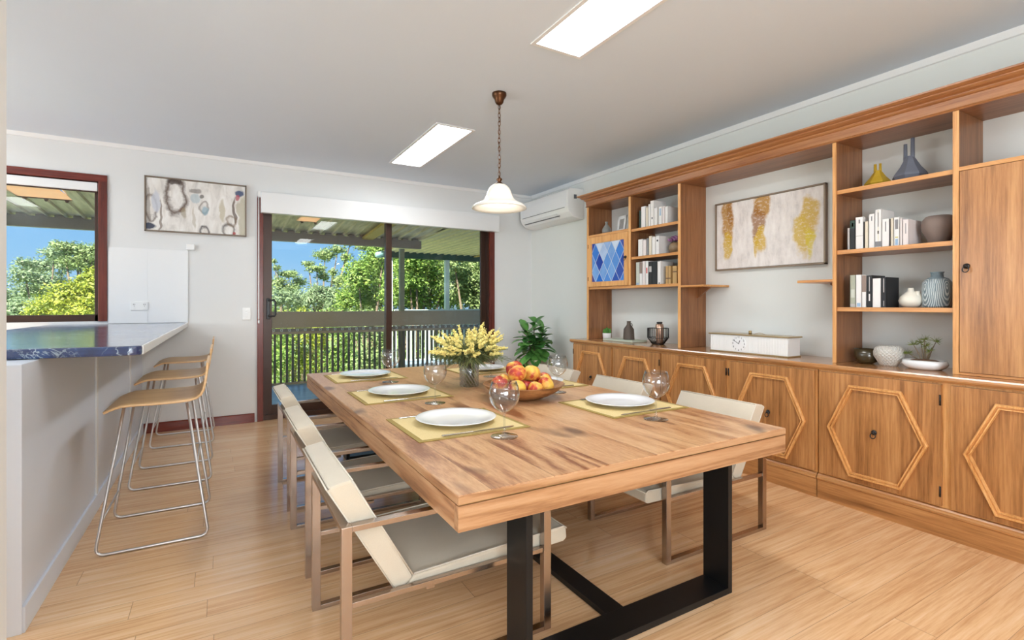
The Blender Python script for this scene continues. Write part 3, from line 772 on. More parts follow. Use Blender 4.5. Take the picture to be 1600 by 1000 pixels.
# bracket shelves
for ya, yb, lab, s_ in ((2.80, 3.039, 'small oak bracket shelf on the bookcase side, left of the gold painting', 1), (1.787, 2.02, 'small oak bracket shelf at the right below the gold painting', -1)):
    oo = (3.61, (ya+yb)/2, 1.39)
    r = thing('bracket_shelf', lab, 'shelf', oo)
    p = [(UX+.004, ya+.0), (UX+.004, yb), (WR-.003, yb), (WR-.003, ya)]
    MB(oo).prism(p, 'z', 1.395, 1.412, .002).build('shelf_board', M['cabedge'], r)
    if s_ > 0: t_ = [(yb, 1.395), (ya+.11, 1.395), (ya+.11, 1.385), (yb, 1.30)]
    else: t_ = [(ya, 1.395), (yb-.11, 1.395), (yb-.11, 1.385), (ya, 1.30)]
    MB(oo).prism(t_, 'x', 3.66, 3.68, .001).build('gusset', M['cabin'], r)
# cornice / header
oo = (3.61, 2.40, HZ_)
r = thing('cornice', 'long stepped oak cornice across the top of the shelving', 'cornice', oo)
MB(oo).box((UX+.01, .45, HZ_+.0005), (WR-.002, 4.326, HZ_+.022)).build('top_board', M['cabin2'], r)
prof = [(UX+.02, HZ_+.001), (UX-.006, HZ_+.001), (UX-.012, HZ_+.006), (UX-.006, HZ_+.012), (UX-.004, HZ_+.016), (UX-.008, HZ_+.064), (UX-.016, HZ_+.068), (UX-.022, HZ_+.076), (UX-.022, HZ_+.082),
        (UX-.040, HZ_+.090), (UX-.052, HZ_+.100), (UX-.052, HZ_+.106), (UX-.064, HZ_+.110), (UX-.078, HZ_+.118), (UX-.080, HZ_+.127), (UX+.02, HZ_+.127)]
MB(oo).prism(prof, 'y', .45, 4.326).build('front_moulding', M['corn'], r)
# return at the far end: same steps
m = MB(oo)
R_ = [[(min(px, WR), 4.326+max(0, UX-px), pz) for px, pz in prof[1:15]], [(WR-.002, 4.326+max(0, UX-px), pz) for px, pz in prof[1:15]]]
m.grid(R_, smooth=False); Rc = [[(px, 4.326, pz) for px, pz in prof[1:15]], R_[0]]; m.grid(Rc, smooth=False)
m.quad([(WR-.002, 4.406, HZ_+.127), (WR-.002, 4.3, HZ_+.127), (3.37, 4.3, HZ_+.127), (3.37, 4.406, HZ_+.127)])
m.build('return_moulding', M['corn'], r)

# ------------------------------------------------------------------ books
def bookmat(nm, rgb): return plain('book_cover_'+nm, rgb, .55, nscale=18, namp=.03)
BM = {'white': bookmat('white', (232, 230, 228)), 'cream': bookmat('cream', (222, 212, 192)), 'pink': bookmat('pinkish_white', (230, 220, 218)), 'lgrey': bookmat('light_grey', (190, 186, 184)),
      'green': bookmat('dark_green', (42, 66, 56)), 'black': bookmat('black', (34, 36, 40)), 'sage': bookmat('sage_grey', (168, 172, 154)), 'taupe': bookmat('taupe', (142, 124, 114)), 'grey': bookmat('grey', (128, 128, 132)),
      'tan': bookmat('tan', (190, 154, 100)), 'brown': bookmat('brown', (84, 56, 40)), 'pale': bookmat('pale_green', (196, 202, 190)), 'blue': bookmat('pale_blue', (150, 178, 206)), 'red': bookmat('red', (186, 60, 62)), 'yellow': bookmat('olive', (188, 180, 90))}
PAGE = plain('book_pages', (226, 218, 200), .8, nscale=200, namp=.08)
def book(yl, yr, z, h, cover, label, group, depth=.16, x=3.495, marks=None):
    """spine faces -x; yl > yr (left is larger y)"""
    y = (yl+yr)/2; w_ = (yl-yr)-.0012
    r = thing('book', label, 'book', (x, y, z+.0006), group=group)
    m = MB(); t = .0022
    m.box((0, -w_/2, 0), (t*1.4, w_/2, h), .0008).box((0, -w_/2, 0), (depth, -w_/2+t, h)).box((0, w_/2-t, 0), (depth, w_/2, h))
    m.build('cover', BM[cover], r)
    MB().box((t*1.4, -w_/2+t, .003), (depth-.004, w_/2-t, h-.003)).build('pages', PAGE, r)
    for mk in (marks or []):
        c, z0, z1, wf = mk
        MB().box((-.0004, -w_*wf/2, h*z0), (.0006, w_*wf/2, h*z1)).build('spine_print', BM[c], r)
    return r
T = [('black', .62, .9, .22)]
def row(z, group, where, items, x=3.495):
    for (yl, yr, h, cov, desc, mk) in items: book(yl, yr, z, h, cov, desc+' '+where, group, x=x, marks=mk)
def ypx(px, x=3.495):
    u = (px-800)/785; s, c = math.sin(math.radians(30.1)), math.cos(math.radians(30.1))
    return x*(c-u*s)/(s+u*c)
def hpx(p, px, x=3.495):
    y = ypx(px, x); d = x*math.sin(math.radians(30.1))+y*math.cos(math.radians(30.1)); return p*d/785
def R(sc, ox, bot, L):
    out = []
    for a, b, top, cov, desc, mk in L:
        out.append((ypx(ox+a/sc), ypx(ox+b/sc), hpx((bot-top)/sc, ox+(a+b)/2/sc), cov, desc, mk))
    return out
dots = [('grey', .55, .88, .28)]; 
row(1.597, 'books on the second shelf of the near bookcase', 'on the second shelf of the near bookcase', R(11.11, 1310, 895, [
    (155, 199, 515, 'lgrey', 'short light grey book at the left end', None), (201, 290, 385, 'black', 'green-topped black book', [('green', .72, .99, .9), ('red', .78, .9, .3)])]))
row(1.597, 'books on the second shelf of the near bookcase', 'on the second shelf of the near bookcase', R(11.11, 1310, 880, [
    (297, 432, 325, 'white', 'wide white book beside the black one', [('lgrey', .40, .42, .9), ('grey', .8, .92, .2)]), (437, 454, 412, 'black', 'very thin black book', None), (456, 520, 410, 'cream', 'slim cream book', None),
    (526, 629, 290, 'white', 'tall white book left of the tallest one', [('grey', .8, .93, .2)]), (631, 750, 222, 'white', 'tallest white book with dark foot', [('grey', .02, .16, .9), ('black', .36, .44, .2), ('yellow', .0, .99, .04), ('grey', .55, .92, .14)])]))
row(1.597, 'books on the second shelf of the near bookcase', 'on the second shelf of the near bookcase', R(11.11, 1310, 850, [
    (753, 885, 365, 'white', 'white book right of the tallest one', [('grey', .55, .9, .14)]), (887, 903, 372, 'black', 'thin dark slab for a shadow between books', None), (905, 958, 360, 'cream', 'cream book', None),  # the thin black volume stands in for a dark shadow between spines
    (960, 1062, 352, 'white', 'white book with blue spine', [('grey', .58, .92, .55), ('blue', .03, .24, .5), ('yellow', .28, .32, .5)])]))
row(1.597, 'books on the second shelf of the near bookcase', 'on the second shelf of the near bookcase', R(11.11, 1310, 830, [
    (1064, 1112, 360, 'pink', 'narrow pinkish book', None), (1114, 1222, 385, 'pink', 'pinkish-white book beside the brown pot', [('grey', .45, .85, .14)])]))
row(1.229, 'books on the third shelf of the near bookcase', 'on the third shelf of the near bookcase', R(11.11, 1310, 770, [
    (200, 299, 212, 'sage', 'sage grey book at the left end', [('pale', .3, .55, .7), ('lgrey', .02, .1, .9)]), (301, 404, 207, 'white', 'white book second from left', [('blue', .02, .13, .6)]), (406, 484, 215, 'white', 'taupe and white book third from left', [('taupe', .48, .995, .96)]),
    (486, 590, 215, 'black', 'black book left of the short white one', [('white', .20, .42, .22), ('lgrey', .50, .95, .12)]), (592, 738, 268, 'white', 'thick plain white book between two black ones', None), (740, 832, 245, 'black', 'black book nearest the cream vase', [('lgrey', .5, .95, .16), ('lgrey', .04, .22, .12)])]))
row(1.978, 'books on the top shelf of the far bookcase', 'on the top shelf of the far bookcase', R(11.11, 985, 570, [
    (150, 184, 260, 'green', 'dark thin book at the left end', None), (187, 262, 200, 'white', 'white book second from left', None), (266, 308, 225, 'cream', 'pale cream book', None), (311, 344, 178, 'white', 'narrow white book left of the tallest one', None), (346, 408, 128, 'white', 'tallest white book', [('grey', .28, .36, .4)])]))
row(1.978, 'books on the top shelf of the far bookcase', 'on the top shelf of the far bookcase', R(11.11, 985, 520, [
    (411, 470, 212, 'white', 'white book right of the tallest one', None), (488, 549, 205, 'white', 'white book with blue spine print', [('blue', .5, .9, .4)]), (551, 598, 212, 'pink', 'pinkish book', None), (600, 650, 222, 'white', 'white book fourth from the right end', None)]))
book(3.155, 3.090, 1.978, .115, 'green', 'dark green book by the divider on the far top shelf', 'books on the top shelf of the far bookcase', x=3.56, depth=.12)
row(1.708, 'books on the middle shelf of the far bookcase', 'on the middle shelf of the far bookcase', R(11.11, 985, 1045, [
    (135, 214, 750, 'white', 'white book at the left end', None), (216, 276, 768, 'pink', 'pinkish book second from left', None), (278, 319, 745, 'grey', 'grey book third from left', None), (321, 372, 712, 'cream', 'tall cream book', None), (374, 435, 735, 'white', 'white book second from the flower vase', None), (437, 500, 724, 'white', 'white book next to the purple flower vase', [('black', .7, .8, .4)])]))
row(1.432, 'books on the lower shelf of the far bookcase', 'on the lower shelf of the far bookcase', R(14.29, 985, 820, [
    (125, 199, 310, 'pale', 'pale green-white book at the left end', [('blue', .02, .1, .7)]), (201, 269, 305, 'white', 'taupe-topped white book', [('taupe', .5, .99, .9)]), (271, 330, 290, 'pink', 'pinkish-white book', None), (332, 400, 290, 'white', 'white book with red spine print', [('red', .48, .72, .4)]),
    (402, 484, 310, 'black', 'black book with a pale picture', [('lgrey', .55, .8, .7)]), (486, 600, 305, 'black', 'thick black book', None)]))
row(1.432, 'books on the lower shelf of the far bookcase', 'on the lower shelf of the far bookcase', R(14.29, 985, 800, [
    (604, 684, 290, 'white', 'white book right of the black ones', [('black', .02, .07, .4)]), (786, 902, 400, 'tan', 'tan book with dark band', [('brown', .28, .33, .95), ('brown', .0, .99, .1)]), (940, 1040, 405, 'tan', 'tan banded book at the right end', [('brown', .64, .69, .95)])]))
book(3.80, 3.775, 1.990, .17, 'pale', 'pale green book right of the picture frame above the blue glass door', 'books above the blue glass door', x=3.56, depth=.15)
book(3.765, 3.735, 1.990, .155, 'lgrey', 'light grey book right of the pale green one above the blue glass door', 'books above the blue glass door', x=3.56, depth=.15)

# ------------------------------------------------------------------ ornaments
def orn(name, label, cat, loc, rz=0): return thing(name, label, cat, (loc[0], loc[1], loc[2]+.0008), rz)
# bay A: little vase and picture frame
r = orn('bottle_vase', 'small grey and cream bottle vase left of the picture frame', 'vase', (3.56, 4.13, 1.990))
MB().lathe([(.0, 0), (.030, 0), (.046, .018), (.050, .04), (.042, .066), (.024, .09), (.014, .104), (.013, .122), (.017, .134), (.013, .134), (.010, .122), (.0, .10)], seg=28).build('body', plain('ash_glaze', (136, 136, 132), .3, nscale=12, namp=.3), r)
r = orn('picture_frame', 'small white picture frame leaning above the blue glass door', 'picture frame', (3.585, 3.945, 1.9935), -PI/2-.12)
rt = Matrix.Rotation(-.16, 3, 'X')
def tilt(m): bmesh.ops.rotate(m.bm, cent=(0, 0, 0), matrix=rt, verts=m.bm.verts); return m
tilt(MB().box((-.068, 0, 0), (-.040, .014, .175), .002).box((.040, 0, 0), (.068, .014, .175), .002).box((-.068, 0, 0), (.068, .014, .034), .002).box((-.068, 0, .142), (.068, .014, .175), .002)).build('frame', M['white'], r)
tilt(MB().box((-.042, .004, .03), (.042, .011, .145))).build('print', plain('grey_print', (150, 148, 146), .5, nscale=60, namp=.25), r)
# purple flower vase
r = orn('flower_vase', 'round marbled vase of purple flowers beside the books', 'vase', (3.60, 3.215, 1.708))
MB().lathe([(.0, 0), (.032, 0), (.060, .022), (.072, .050), (.066, .078), (.048, .096), (.044, .10), (.040, .096), (.0, .08)], seg=28).build('body', plain('marbled_glaze', (150, 124, 94), .25, nscale=7, namp=.55), r)
m = MB(); rnd = random.Random(3)
for k in range(90):
    a, b, q = rnd.uniform(0, 2*PI), rnd.uniform(.05, 1.2), rnd.uniform(.05, .085)
    m.ball((q*math.sin(b)*math.cos(a), q*math.sin(b)*math.sin(a), .098+q*math.cos(b)*.75), rnd.uniform(.008, .013), sub=1)
m.build('flowers', plain('purple_petals', (158, 108, 150), .7, nscale=50, namp=.35), r)
# lower bay of far unit : cactus, board with grater, basket
r = orn('potted_cactus', 'small green cactus in a white pot in the lower far shelf bay', 'plant', (3.63, 4.205, TZ))
MB().lathe([(.0, 0), (.036, 0), (.044, .012), (.047, .06), (.049, .066), (.044, .066), (.040, .056), (.0, .055)], seg=28).build('pot', M['china'], r)
m = MB()
for k, (cx, cy, rr, hh) in enumerate(((0, 0, .024, .075), (.022, .016, .016, .06), (-.02, .018, .017, .062), (.018, -.022, .017, .066), (-.022, -.016, .016, .058))):
    m.lathe([(.0, .05), (rr*.9, .054), (rr, .05+hh*.5), (rr*.75, .05+hh*.82), (rr*.3, .05+hh), (.0, .05+hh*1.02)], c=(cx, cy, 0), seg=24, fr=lambda t, z: 1+.12*math.cos(2*PI*t*8))
m.build('cactus', plain('cactus_green', (66, 122, 40), .6, nscale=40, namp=.3), r)
r = orn('serving_board', 'pale green board lying on the worktop under the dark pitcher', 'board', (3.60, 3.90, TZ), 0)
MB().box((-.10, -.22, 0), (.10, .22, .020), .004).build('board', plain('pale_sage_board', (184, 194, 178), .5, nscale=10), r)
r = orn('pitcher', 'dark brown angular pitcher standing on the pale board', 'pitcher', (3.60, 3.835, TZ+.021))
br = plain('umber_ceramic', (82, 70, 62), .6)
MB().lathe([(.0, 0), (.060, 0), (.060, .004), (.054, .105), (.022, .148), (.020, .178), (.024, .186), (.018, .186), (.0, .16)], seg=6).build('body', br, r)
MB().tube([(.0, -.020, .165), (0, -.044, .160), (0, -.052, .145), (0, -.044, .13), (0, -.034, .128)], .004, 8).build('handle', br, r)
r = orn('wire_basket', 'black wire basket in the lower bay of the far bookcase', 'basket', (3.60, 3.44, TZ))
m = MB(); nb = 34
for k in range(nb):
    a = 2*PI*k/nb; ca, sa = math.cos(a), math.sin(a)
    m.tube([(.055*ca, .055*sa, .003), (.098*ca, .098*sa, .062), (.098*ca, .098*sa, .152)], .0026, 5)
for rr, zz in ((.055, .003), (.098, .062), (.098, .152)):
    m.tube([(rr*math.cos(2*PI*k/32), rr*math.sin(2*PI*k/32), zz) for k in range(32)], .003, 6, closed=True)
m.build('wire_frame', M['black'], r)
MB().lathe([(.0, .001), (.054, .001), (.054, .003), (.0, .003)], seg=24).build('base_plate', M['black'], r)
r = orn('candle_jar', 'copper candle jar with dark lid standing in the wire basket', 'candle', (3.605, 3.425, TZ+.003))
MB().lathe([(.0, 0), (.030, 0), (.034, .01), (.038, .16), (.034, .188), (.0, .19)], seg=24).build('jar', plain('copper_jar', (196, 160, 138), .25, .6), r)
MB().lathe([(.0, .1905), (.026, .1905), (.028, .208), (.0, .21)], seg=24).build('lid', M['blackpl'], r)
# clock box
cy, cx = 2.43, 3.56
r = thing('table_clock', 'long white box clock with brass lid, reading ten to one', 'clock', (cx, cy, TZ+.0008))
L2, D2, H2_ = .325, .075, .130
m = MB().box((-D2, -L2, .008), (D2, L2, .008+H2_), .002)
for k in range(34):
    y = -L2+.012+k*(.012)
    if y < -.02: m.box((-D2-.002, y, .010), (-D2+.001, y+.007, .006+H2_))
for k in range(22):
    y = .085+k*.011
    if y < L2-.01: m.box((-D2-.002, y, .010), (-D2+.001, y+.006, .006+H2_))
m.build('case', M['plastic'], r)
br = plain('aged_brass', (176, 152, 108), .3, .7)
MB().box((-D2-.012, -L2-.012, .008+H2_), (D2+.012, L2+.012, .017+H2_), .002).box((-D2-.006, -L2-.006, 0), (D2+.006, L2+.006, .0085), .002).build('brass_lid', br, r)
m = MB().lathe([(.0, .0), (.012, .0), (.012, .026), (.0, .028)], c=(0, .02, .017+H2_), seg=16).tube([(0, -.01, .018+H2_), (.01, -.05, .030+H2_), (.0, -.10, .022+H2_)], .002, 6); m.build('lid_knob', br, r)
cyy = .065
fc = MB(); fc.prism([(cyy+.062*math.sin(2*PI*k/40), .008+H2_/2+.062*math.cos(2*PI*k/40)) for k in range(40)], 'x', -D2-.004, -D2+.001); fc = fc.build('dial', M['china'], r)
m = MB()
def tick(m, ang, r0, r1, w_):
    s_, c = math.sin(ang), math.cos(ang); zc = .008+H2_/2
    # clockwise as seen from -x : right is -y
    def P(rad, o): return (-D2-.0048, cyy-(rad*s_)+o*c*1.0, zc+rad*c+o*s_)
    a, b, c2, d2 = P(r0, -w_), P(r0, w_), P(r1, w_), P(r1, -w_)
    m.quad([a, b, c2, d2]); 
    m.quad([(q[0]+.0006, q[1], q[2]) for q in (d2, c2, b, a)])
dk = M['blackpl']
m = MB(); tick(m, 2*PI*(1-.17)/12, 0, .028, .0026); tick(m, 2*PI*50/60, -.006, .048, .0019); m.build('clock_hands', dk, fc)
FD = bpy.data.curves.new('dial_numerals', 'FONT')
def numeral(s_, ang, rad, size):
    cu = bpy.data.curves.new('numeral', 'FONT'); cu.body = s_; cu.size = size; cu.align_x = 'CENTER'; cu.align_y = 'CENTER'; cu.extrude = .0004
    o = bpy.data.objects.new('numeral_tmp', cu); C.objects.link(o)
    bpy.context.view_layer.update()
    me = bpy.data.meshes.new_from_object(o.evaluated_get(bpy.context.evaluated_depsgraph_get()))
    bpy.data.objects.remove(o)
    zc = .008+H2_/2
    Mx = Matrix.Translation((-D2-.0046, cyy-rad*math.sin(ang), zc+rad*math.cos(ang))) @ Matrix(((0, 0, -1, 0), (-1, 0, 0, 0), (0, 1, 0, 0), (0, 0, 0, 1)))
    me.transform(Mx); return me
bm_ = bmesh.new()
for k in range(1, 13):
    me = numeral(str(k), 2*PI*k/12, .050, .019); bm_.from_mesh(me); bpy.data.meshes.remove(me)
mb = MB(); mb.bm.free(); mb.bm = bm_; mb.build('numerals', dk, fc)
bpy.data.curves.remove(FD)
# near bookcase, top shelf : two necked vases
def geo_vase(name, label, loc, R_, H_, necks, mat, seg=7, rz=.3):
    r = orn(name, label, 'vase', loc, rz)
    m = MB()
    m.lathe([(.0, 0), (R_*.74, 0), (R_, H_*.20), (R_*.93, H_*.28), (R_*.60, H_*.52), (R_*.34, H_*.78), (R_*.20, H_*.90), (0, H_*.92)], seg=seg)
    for f in m.bm.faces: f.smooth = False
    for x, y, h, q in necks: m.lathe([(q, H_*.45), (q*.85, H_*.6), (q*.7, h), (q*.5, h), (q*.5, h-.01), (0, h-.012)], c=(x, y, 0), seg=10, cap0=False)
    m.build('body', mat, r); return r
geo_vase('twin_neck_vase', 'mustard yellow twin-necked vase on the top shelf', (3.60, 1.590, 1.986), .074, .12, [(0, .014, .150, .011), (0, -.012, .150, .010)], plain('mustard_glaze', (182, 148, 42), .5))
geo_vase('twin_neck_vase', 'large slate blue twin-necked vase on the top shelf', (3.61, 1.424, 1.986), .090, .175, [(0, .022, .235, .013), (0, -.014, .265, .014)], plain('slate_glaze', (104, 108, 120), .55), seg=8, rz=.1)
r = orn('round_pot', 'matt brown-grey round pot right of the white books', 'pot', (3.60, 1.278, 1.597))
MB().lathe([(.0, 0), (.040, 0), (.046, .008), (.078, .085), (.082, .115), (.076, .140), (.060, .160), (.054, .162), (.050, .155), (.0, .13)], seg=36).build('body', plain('taupe_matt_glaze', (132, 116, 108), .7, nscale=5, namp=.1), r)
r = orn('bud_vase', 'small cream double-spouted bud vase beside the black books', 'vase', (3.58, 1.407, 1.229), 0)
m = MB().lathe([(.0, 0), (.036, 0), (.056, .022), (.060, .042), (.050, .066), (.030, .084), (.016, .098), (.0135, .116), (.011, .116), (.009, .104), (.0, .1)], c=(0, 0, 0), seg=32)
m.lathe([(.028, .045), (.020, .068), (.013, .085), (.012, .096), (.009, .096), (.008, .088), (0, .086)], c=(0, -.034, 0), seg=20, cap0=False)
m.build('body', plain('cream_glaze', (232, 226, 212), .45), r)
r = orn('patterned_vase', 'blue-grey vase with white looping relief on the third shelf', 'vase', (3.60, 1.286, 1.229))
n = NT('looped_relief_glaze'); x, y, z = n.sep(n.coord())
ang = n.math('ARCTAN2', x, n.math('ADD', y, 0.))
ph = n.math('ABSOLUTE', n.math('SUBTRACT', n.math('FRACT', n.math('MULTIPLY_ADD', ang, .64, .15)), .5))
zz = n.math('MULTIPLY', n.math('SUBTRACT', z, .125), n.math('MULTIPLY_ADD', n.math('GREATER_THAN', z, .125), .7, .62))
dd = n.math('SQRT', n.math('ADD', n.math('MULTIPLY', n.math('MULTIPLY', ph, .24), n.math('MULTIPLY', ph, .24)), n.math('MULTIPLY', zz, zz)))
sn = n.math('SINE', n.math('MULTIPLY', n.math('ADD', dd, n.math('MULTIPLY', n.noise(n.coord(), 18, 2), .02)), 340.))
pk = n.math('MULTIPLY', n.math('GREATER_THAN', sn, .2), n.math('LESS_THAN', z, .165))
n.bsdf(n.mix(pk, lin(122, 140, 148), lin(206, 216, 218)), .6, bump=sn, bstr=.3)
MB().lathe([(.0, 0), (.062, 0), (.068, .01), (.072, .10), (.068, .145), (.052, .166), (.030, .176), (.028, .196), (.034, .206), (.028, .206), (.024, .19), (.0, .17)], seg=44).build('body', n.m, r)
r = orn('glass_bowl', 'dark olive ribbed glass bowl at the bottom left of the bay', 'bowl', (3.60, 1.655, TZ))
MB().lathe([(.0, 0), (.036, 0), (.058, .014), (.068, .040), (.070, .092), (.067, .092), (.064, .044), (.054, .022), (.0, .012)], seg=36).build('body', plain('olive_brown_glass', (62, 54, 36), .12, nscale=10, namp=.1, spec=.8), r)
r = orn('ribbed_pot', 'off-white pot with fine diamond relief, middle of the bottom bay', 'pot', (3.58, 1.522, TZ))
n = NT('diamond_relief'); x, y, z = n.sep(n.coord()); ang = n.math('MULTIPLY', n.math('ARCTAN2', x, y), 11.)
q1 = n.math('ABSOLUTE', n.math('SINE', n.math('ADD', ang, n.math('MULTIPLY', z, 150.)))); q2 = n.math('ABSOLUTE', n.math('SINE', n.math('SUBTRACT', ang, n.math('MULTIPLY', z, 150.))))
n.bsdf(lin(206, 202, 194), .6, bump=n.math('MINIMUM', q1, q2), bstr=.9, bdist=.004)
MB().lathe([(.0, 0), (.044, 0), (.050, .010), (.078, .060), (.080, .085), (.072, .108), (.058, .120), (.056, .124), (.052, .120), (.0, .10)], seg=40).build('body', n.m, r)
r = orn('bonsai_bowl', 'white oval bowl with a small green bonsai in the bottom bay', 'plant', (3.57, 1.335, TZ), 0)
MB().lathe([(.0, 0), (.075, 0), (.100, .014), (.112, .032), (.106, .048), (.094, .054), (.090, .050), (.0, .044)], seg=40, sc=(.75, 1)).build('bowl', M['china'], r)
MB().lathe([(.0, .0445), (.088, .0445), (.05, .056), (0, .060)], seg=24, sc=(.75, 1), cap0=False).build('soil', plain('brown_soil', (104, 76, 54), .9, nscale=80, namp=.3), r)
m = MB(); lf = MB(); rnd = random.Random(5)
tips = [(0, .055, .140), (0.01, .022, .155), (-.01, -.010, .135), (.0, -.055, .165), (.01, .085, .085), (-.012, -.03, .110), (0, .0, .175)]
for t_ in tips:
    m.tube([(0, t_[1]*.25, .045), (t_[0]*.5, t_[1]*.6, .045+(t_[2]-.045)*.55), t_], .003, 6, rr=[.0045, .0032, .002])
    for k in range(26):
        d_ = Vector((rnd.gauss(0, 1), rnd.gauss(0, 1), rnd.gauss(.35, .7))).normalized(); L_ = rnd.uniform(.024, .042); s_ = d_.orthogonal().normalized()*.0022
        p = Vector(t_); lf.quad([p-s_, p+s_, p+d_*L_*.7+s_, p+d_*L_]); 
m.build('stems', M['bark'], r); lf.build('leaves', leafmat('bonsai_needles', (70, 92, 30), (140, 150, 70)), r)
# ------------------------------------------------------------------ dining table
TX0, TX1, TY0, TY1, TT = .598, 2.208, 1.344, 4.32, .69
oo = ((TX0+TX1)/2, (TY0+TY1)/2, 0)
r = thing('dining_table', 'large rustic pine dining table on black steel loop legs', 'table', oo)
top = MB(oo).box((TX0+.001, TY0+.001, .664), (TX1-.001, TY1-.001, TT), .0025).build('tabletop', M['top'], r)
m = MB(oo)
m.box((TX0, TY0-.001, .663), (TX1, TY0+.006, TT-.0025), .001).box((TX0, TY1-.006, .663), (TX1, TY1+.001, TT-.0025), .001); m.build('end_edge', M['topx'], top)
m = MB(oo)
m.box((TX0-.001, TY0+.004, .663), (TX0+.006, TY1-.004, TT-.0025), .001).box((TX1-.006, TY0+.004, .663), (TX1+.001, TY1-.004, TT-.0025), .001); m.build('side_edge', M['topy'], top)
MB(oo).box((TX0+.008, TY0+.008, .60), (TX1-.008, TY1-.008, .6645)).build('core_board', M['strawtrim'], r)
for y0 in (TY0, TY1-.03): MB(oo).box((TX0, y0, .582), (TX1, y0+.03, .6585), .002).build('apron', M['topx'], r)
for x0 in (TX0, TX1-.03): MB(oo).box((x0+.0003, TY0+.0302, .582), (x0+.0297, TY1-.0302, .6585), .002).build('apron', M['topy'], r)
LX0, LX1, LY0, LW, LT = .868, 1.916, 1.404, .13, .026
for y0 in (LY0, 2*oo[1]-LY0-LW):
    m = MB(oo)
    m.box((LX0, y0, 0), (LX0+LT, y0+LW, .5995), .0015).box((LX1-LT, y0, 0), (LX1, y0+LW, .5995), .0015)
    m.box((LX0+LT, y0, 0), (LX1-LT, y0+LW, LT), .0015).box((LX0+LT, y0, .574), (LX1-LT, y0+LW, .5995), .0015)
    m.build('leg_loop', M['black'], r)
MB(oo).box((1.32, LY0+LW, .002), (1.41, 2*oo[1]-LY0-LW, LT), .0015).build('stretcher', M['black'], r)

# ------------------------------------------------------------------ chairs
def cushion(m, prof, y0, y1, bev=.012):
    m.prism(prof, 'y', y0, y1, bev, smooth=True); return m
def make_chair(label):
    r = thing('dining_chair', label, 'chair', (0, 0, 0), group='cream cushioned dining chairs around the table')
    for s_ in (-1, 1):
        ya, yb = (.270, .300) if s_ > 0 else (-.300, -.270)
        f = MB().box((-.39, ya, 0), (-.358, yb, .558), .0015).box((.358, ya, 0), (.39, yb, .558), .0015)
        f.box((-.358, ya, .540), (.358, yb, .558), .0015).box((-.358, ya, 0), (.358, yb, .018), .0015)
        f.build('side_frame', M['rose'], r)
        MB().box((-.3575, ya+.006, .298), (.3575, yb-.004, .316), .0015).build('seat_rail', M['rose'], r)
    MB().box((-.39, -.2695, .540), (-.358, .2695, .558), .0015).build('back_rail', M['rose'], r)
    m = MB()
    for xx in (-.10, .30): m.box((xx, -.2635, .270 if xx < 0 else .284), (xx+.03, .2635, .2825 if xx < 0 else .297), .0015)
    m.build('cross_rail', M['rose'], r)
    b = MB(); cushion(b, [(-.200, .283), (-.150, .330), (-.345, .686), (-.355, .692), (-.418, .680), (-.426, .668)], -.264, .264, .009)
    b = b.build('backrest', M['linen'], r)
    s = MB(); cushion(s, [(-.194, .281), (.475, .300), (.492, .310), (.488, .350), (.474, .362), (-.146, .334)], -.264, .264, .009)
    s = s.build('seat', M['linen'], r)
    m = MB()
    for y in (-.262, .262):
        m.tube([(-.203, y, .288), (-.425, y, .668)], .003, 6).tube([(-.150, y, .336), (-.352, y, .688)], .003, 6)
    m.tube([(-.427, -.26, .670), (-.427, .26, .670)], .003, 6).tube([(-.350, -.26, .690), (-.350, .26, .690)], .003, 6)
    m.build('piping', M['piping'], b)
    m = MB()
    for y in (-.262, .262): m.tube([(-.146, y, .338), (.474, y, .361), (.490, y, .350)], .003, 6)
    m.tube([(.489, -.26, .352), (.489, .26, .352)], .003, 6); m.build('piping', M['piping'], s)
    return r
ch = make_chair('cream dining chair on the bar stool side, nearest the camera'); ch.location = (.712, 1.900, 0)
LAB = ['cream dining chair on the bar stool side of the table, middle of three', 'cream dining chair next to the sliding door']
for k, (y, lb) in enumerate(zip((2.745, 3.590), LAB)): dup(ch, (.712+.012*(k+1), y, 0), lb)
LAB = ['cream dining chair on the cabinet side, nearest the camera', 'cream dining chair on the cabinet side of the table, middle of three', 'cream dining chair on the cabinet side, farthest, behind the fruit bowl']
for y, lb in zip((2.005, 2.850, 3.68), LAB): dup(ch, (2.232, y, 0), lb, PI)

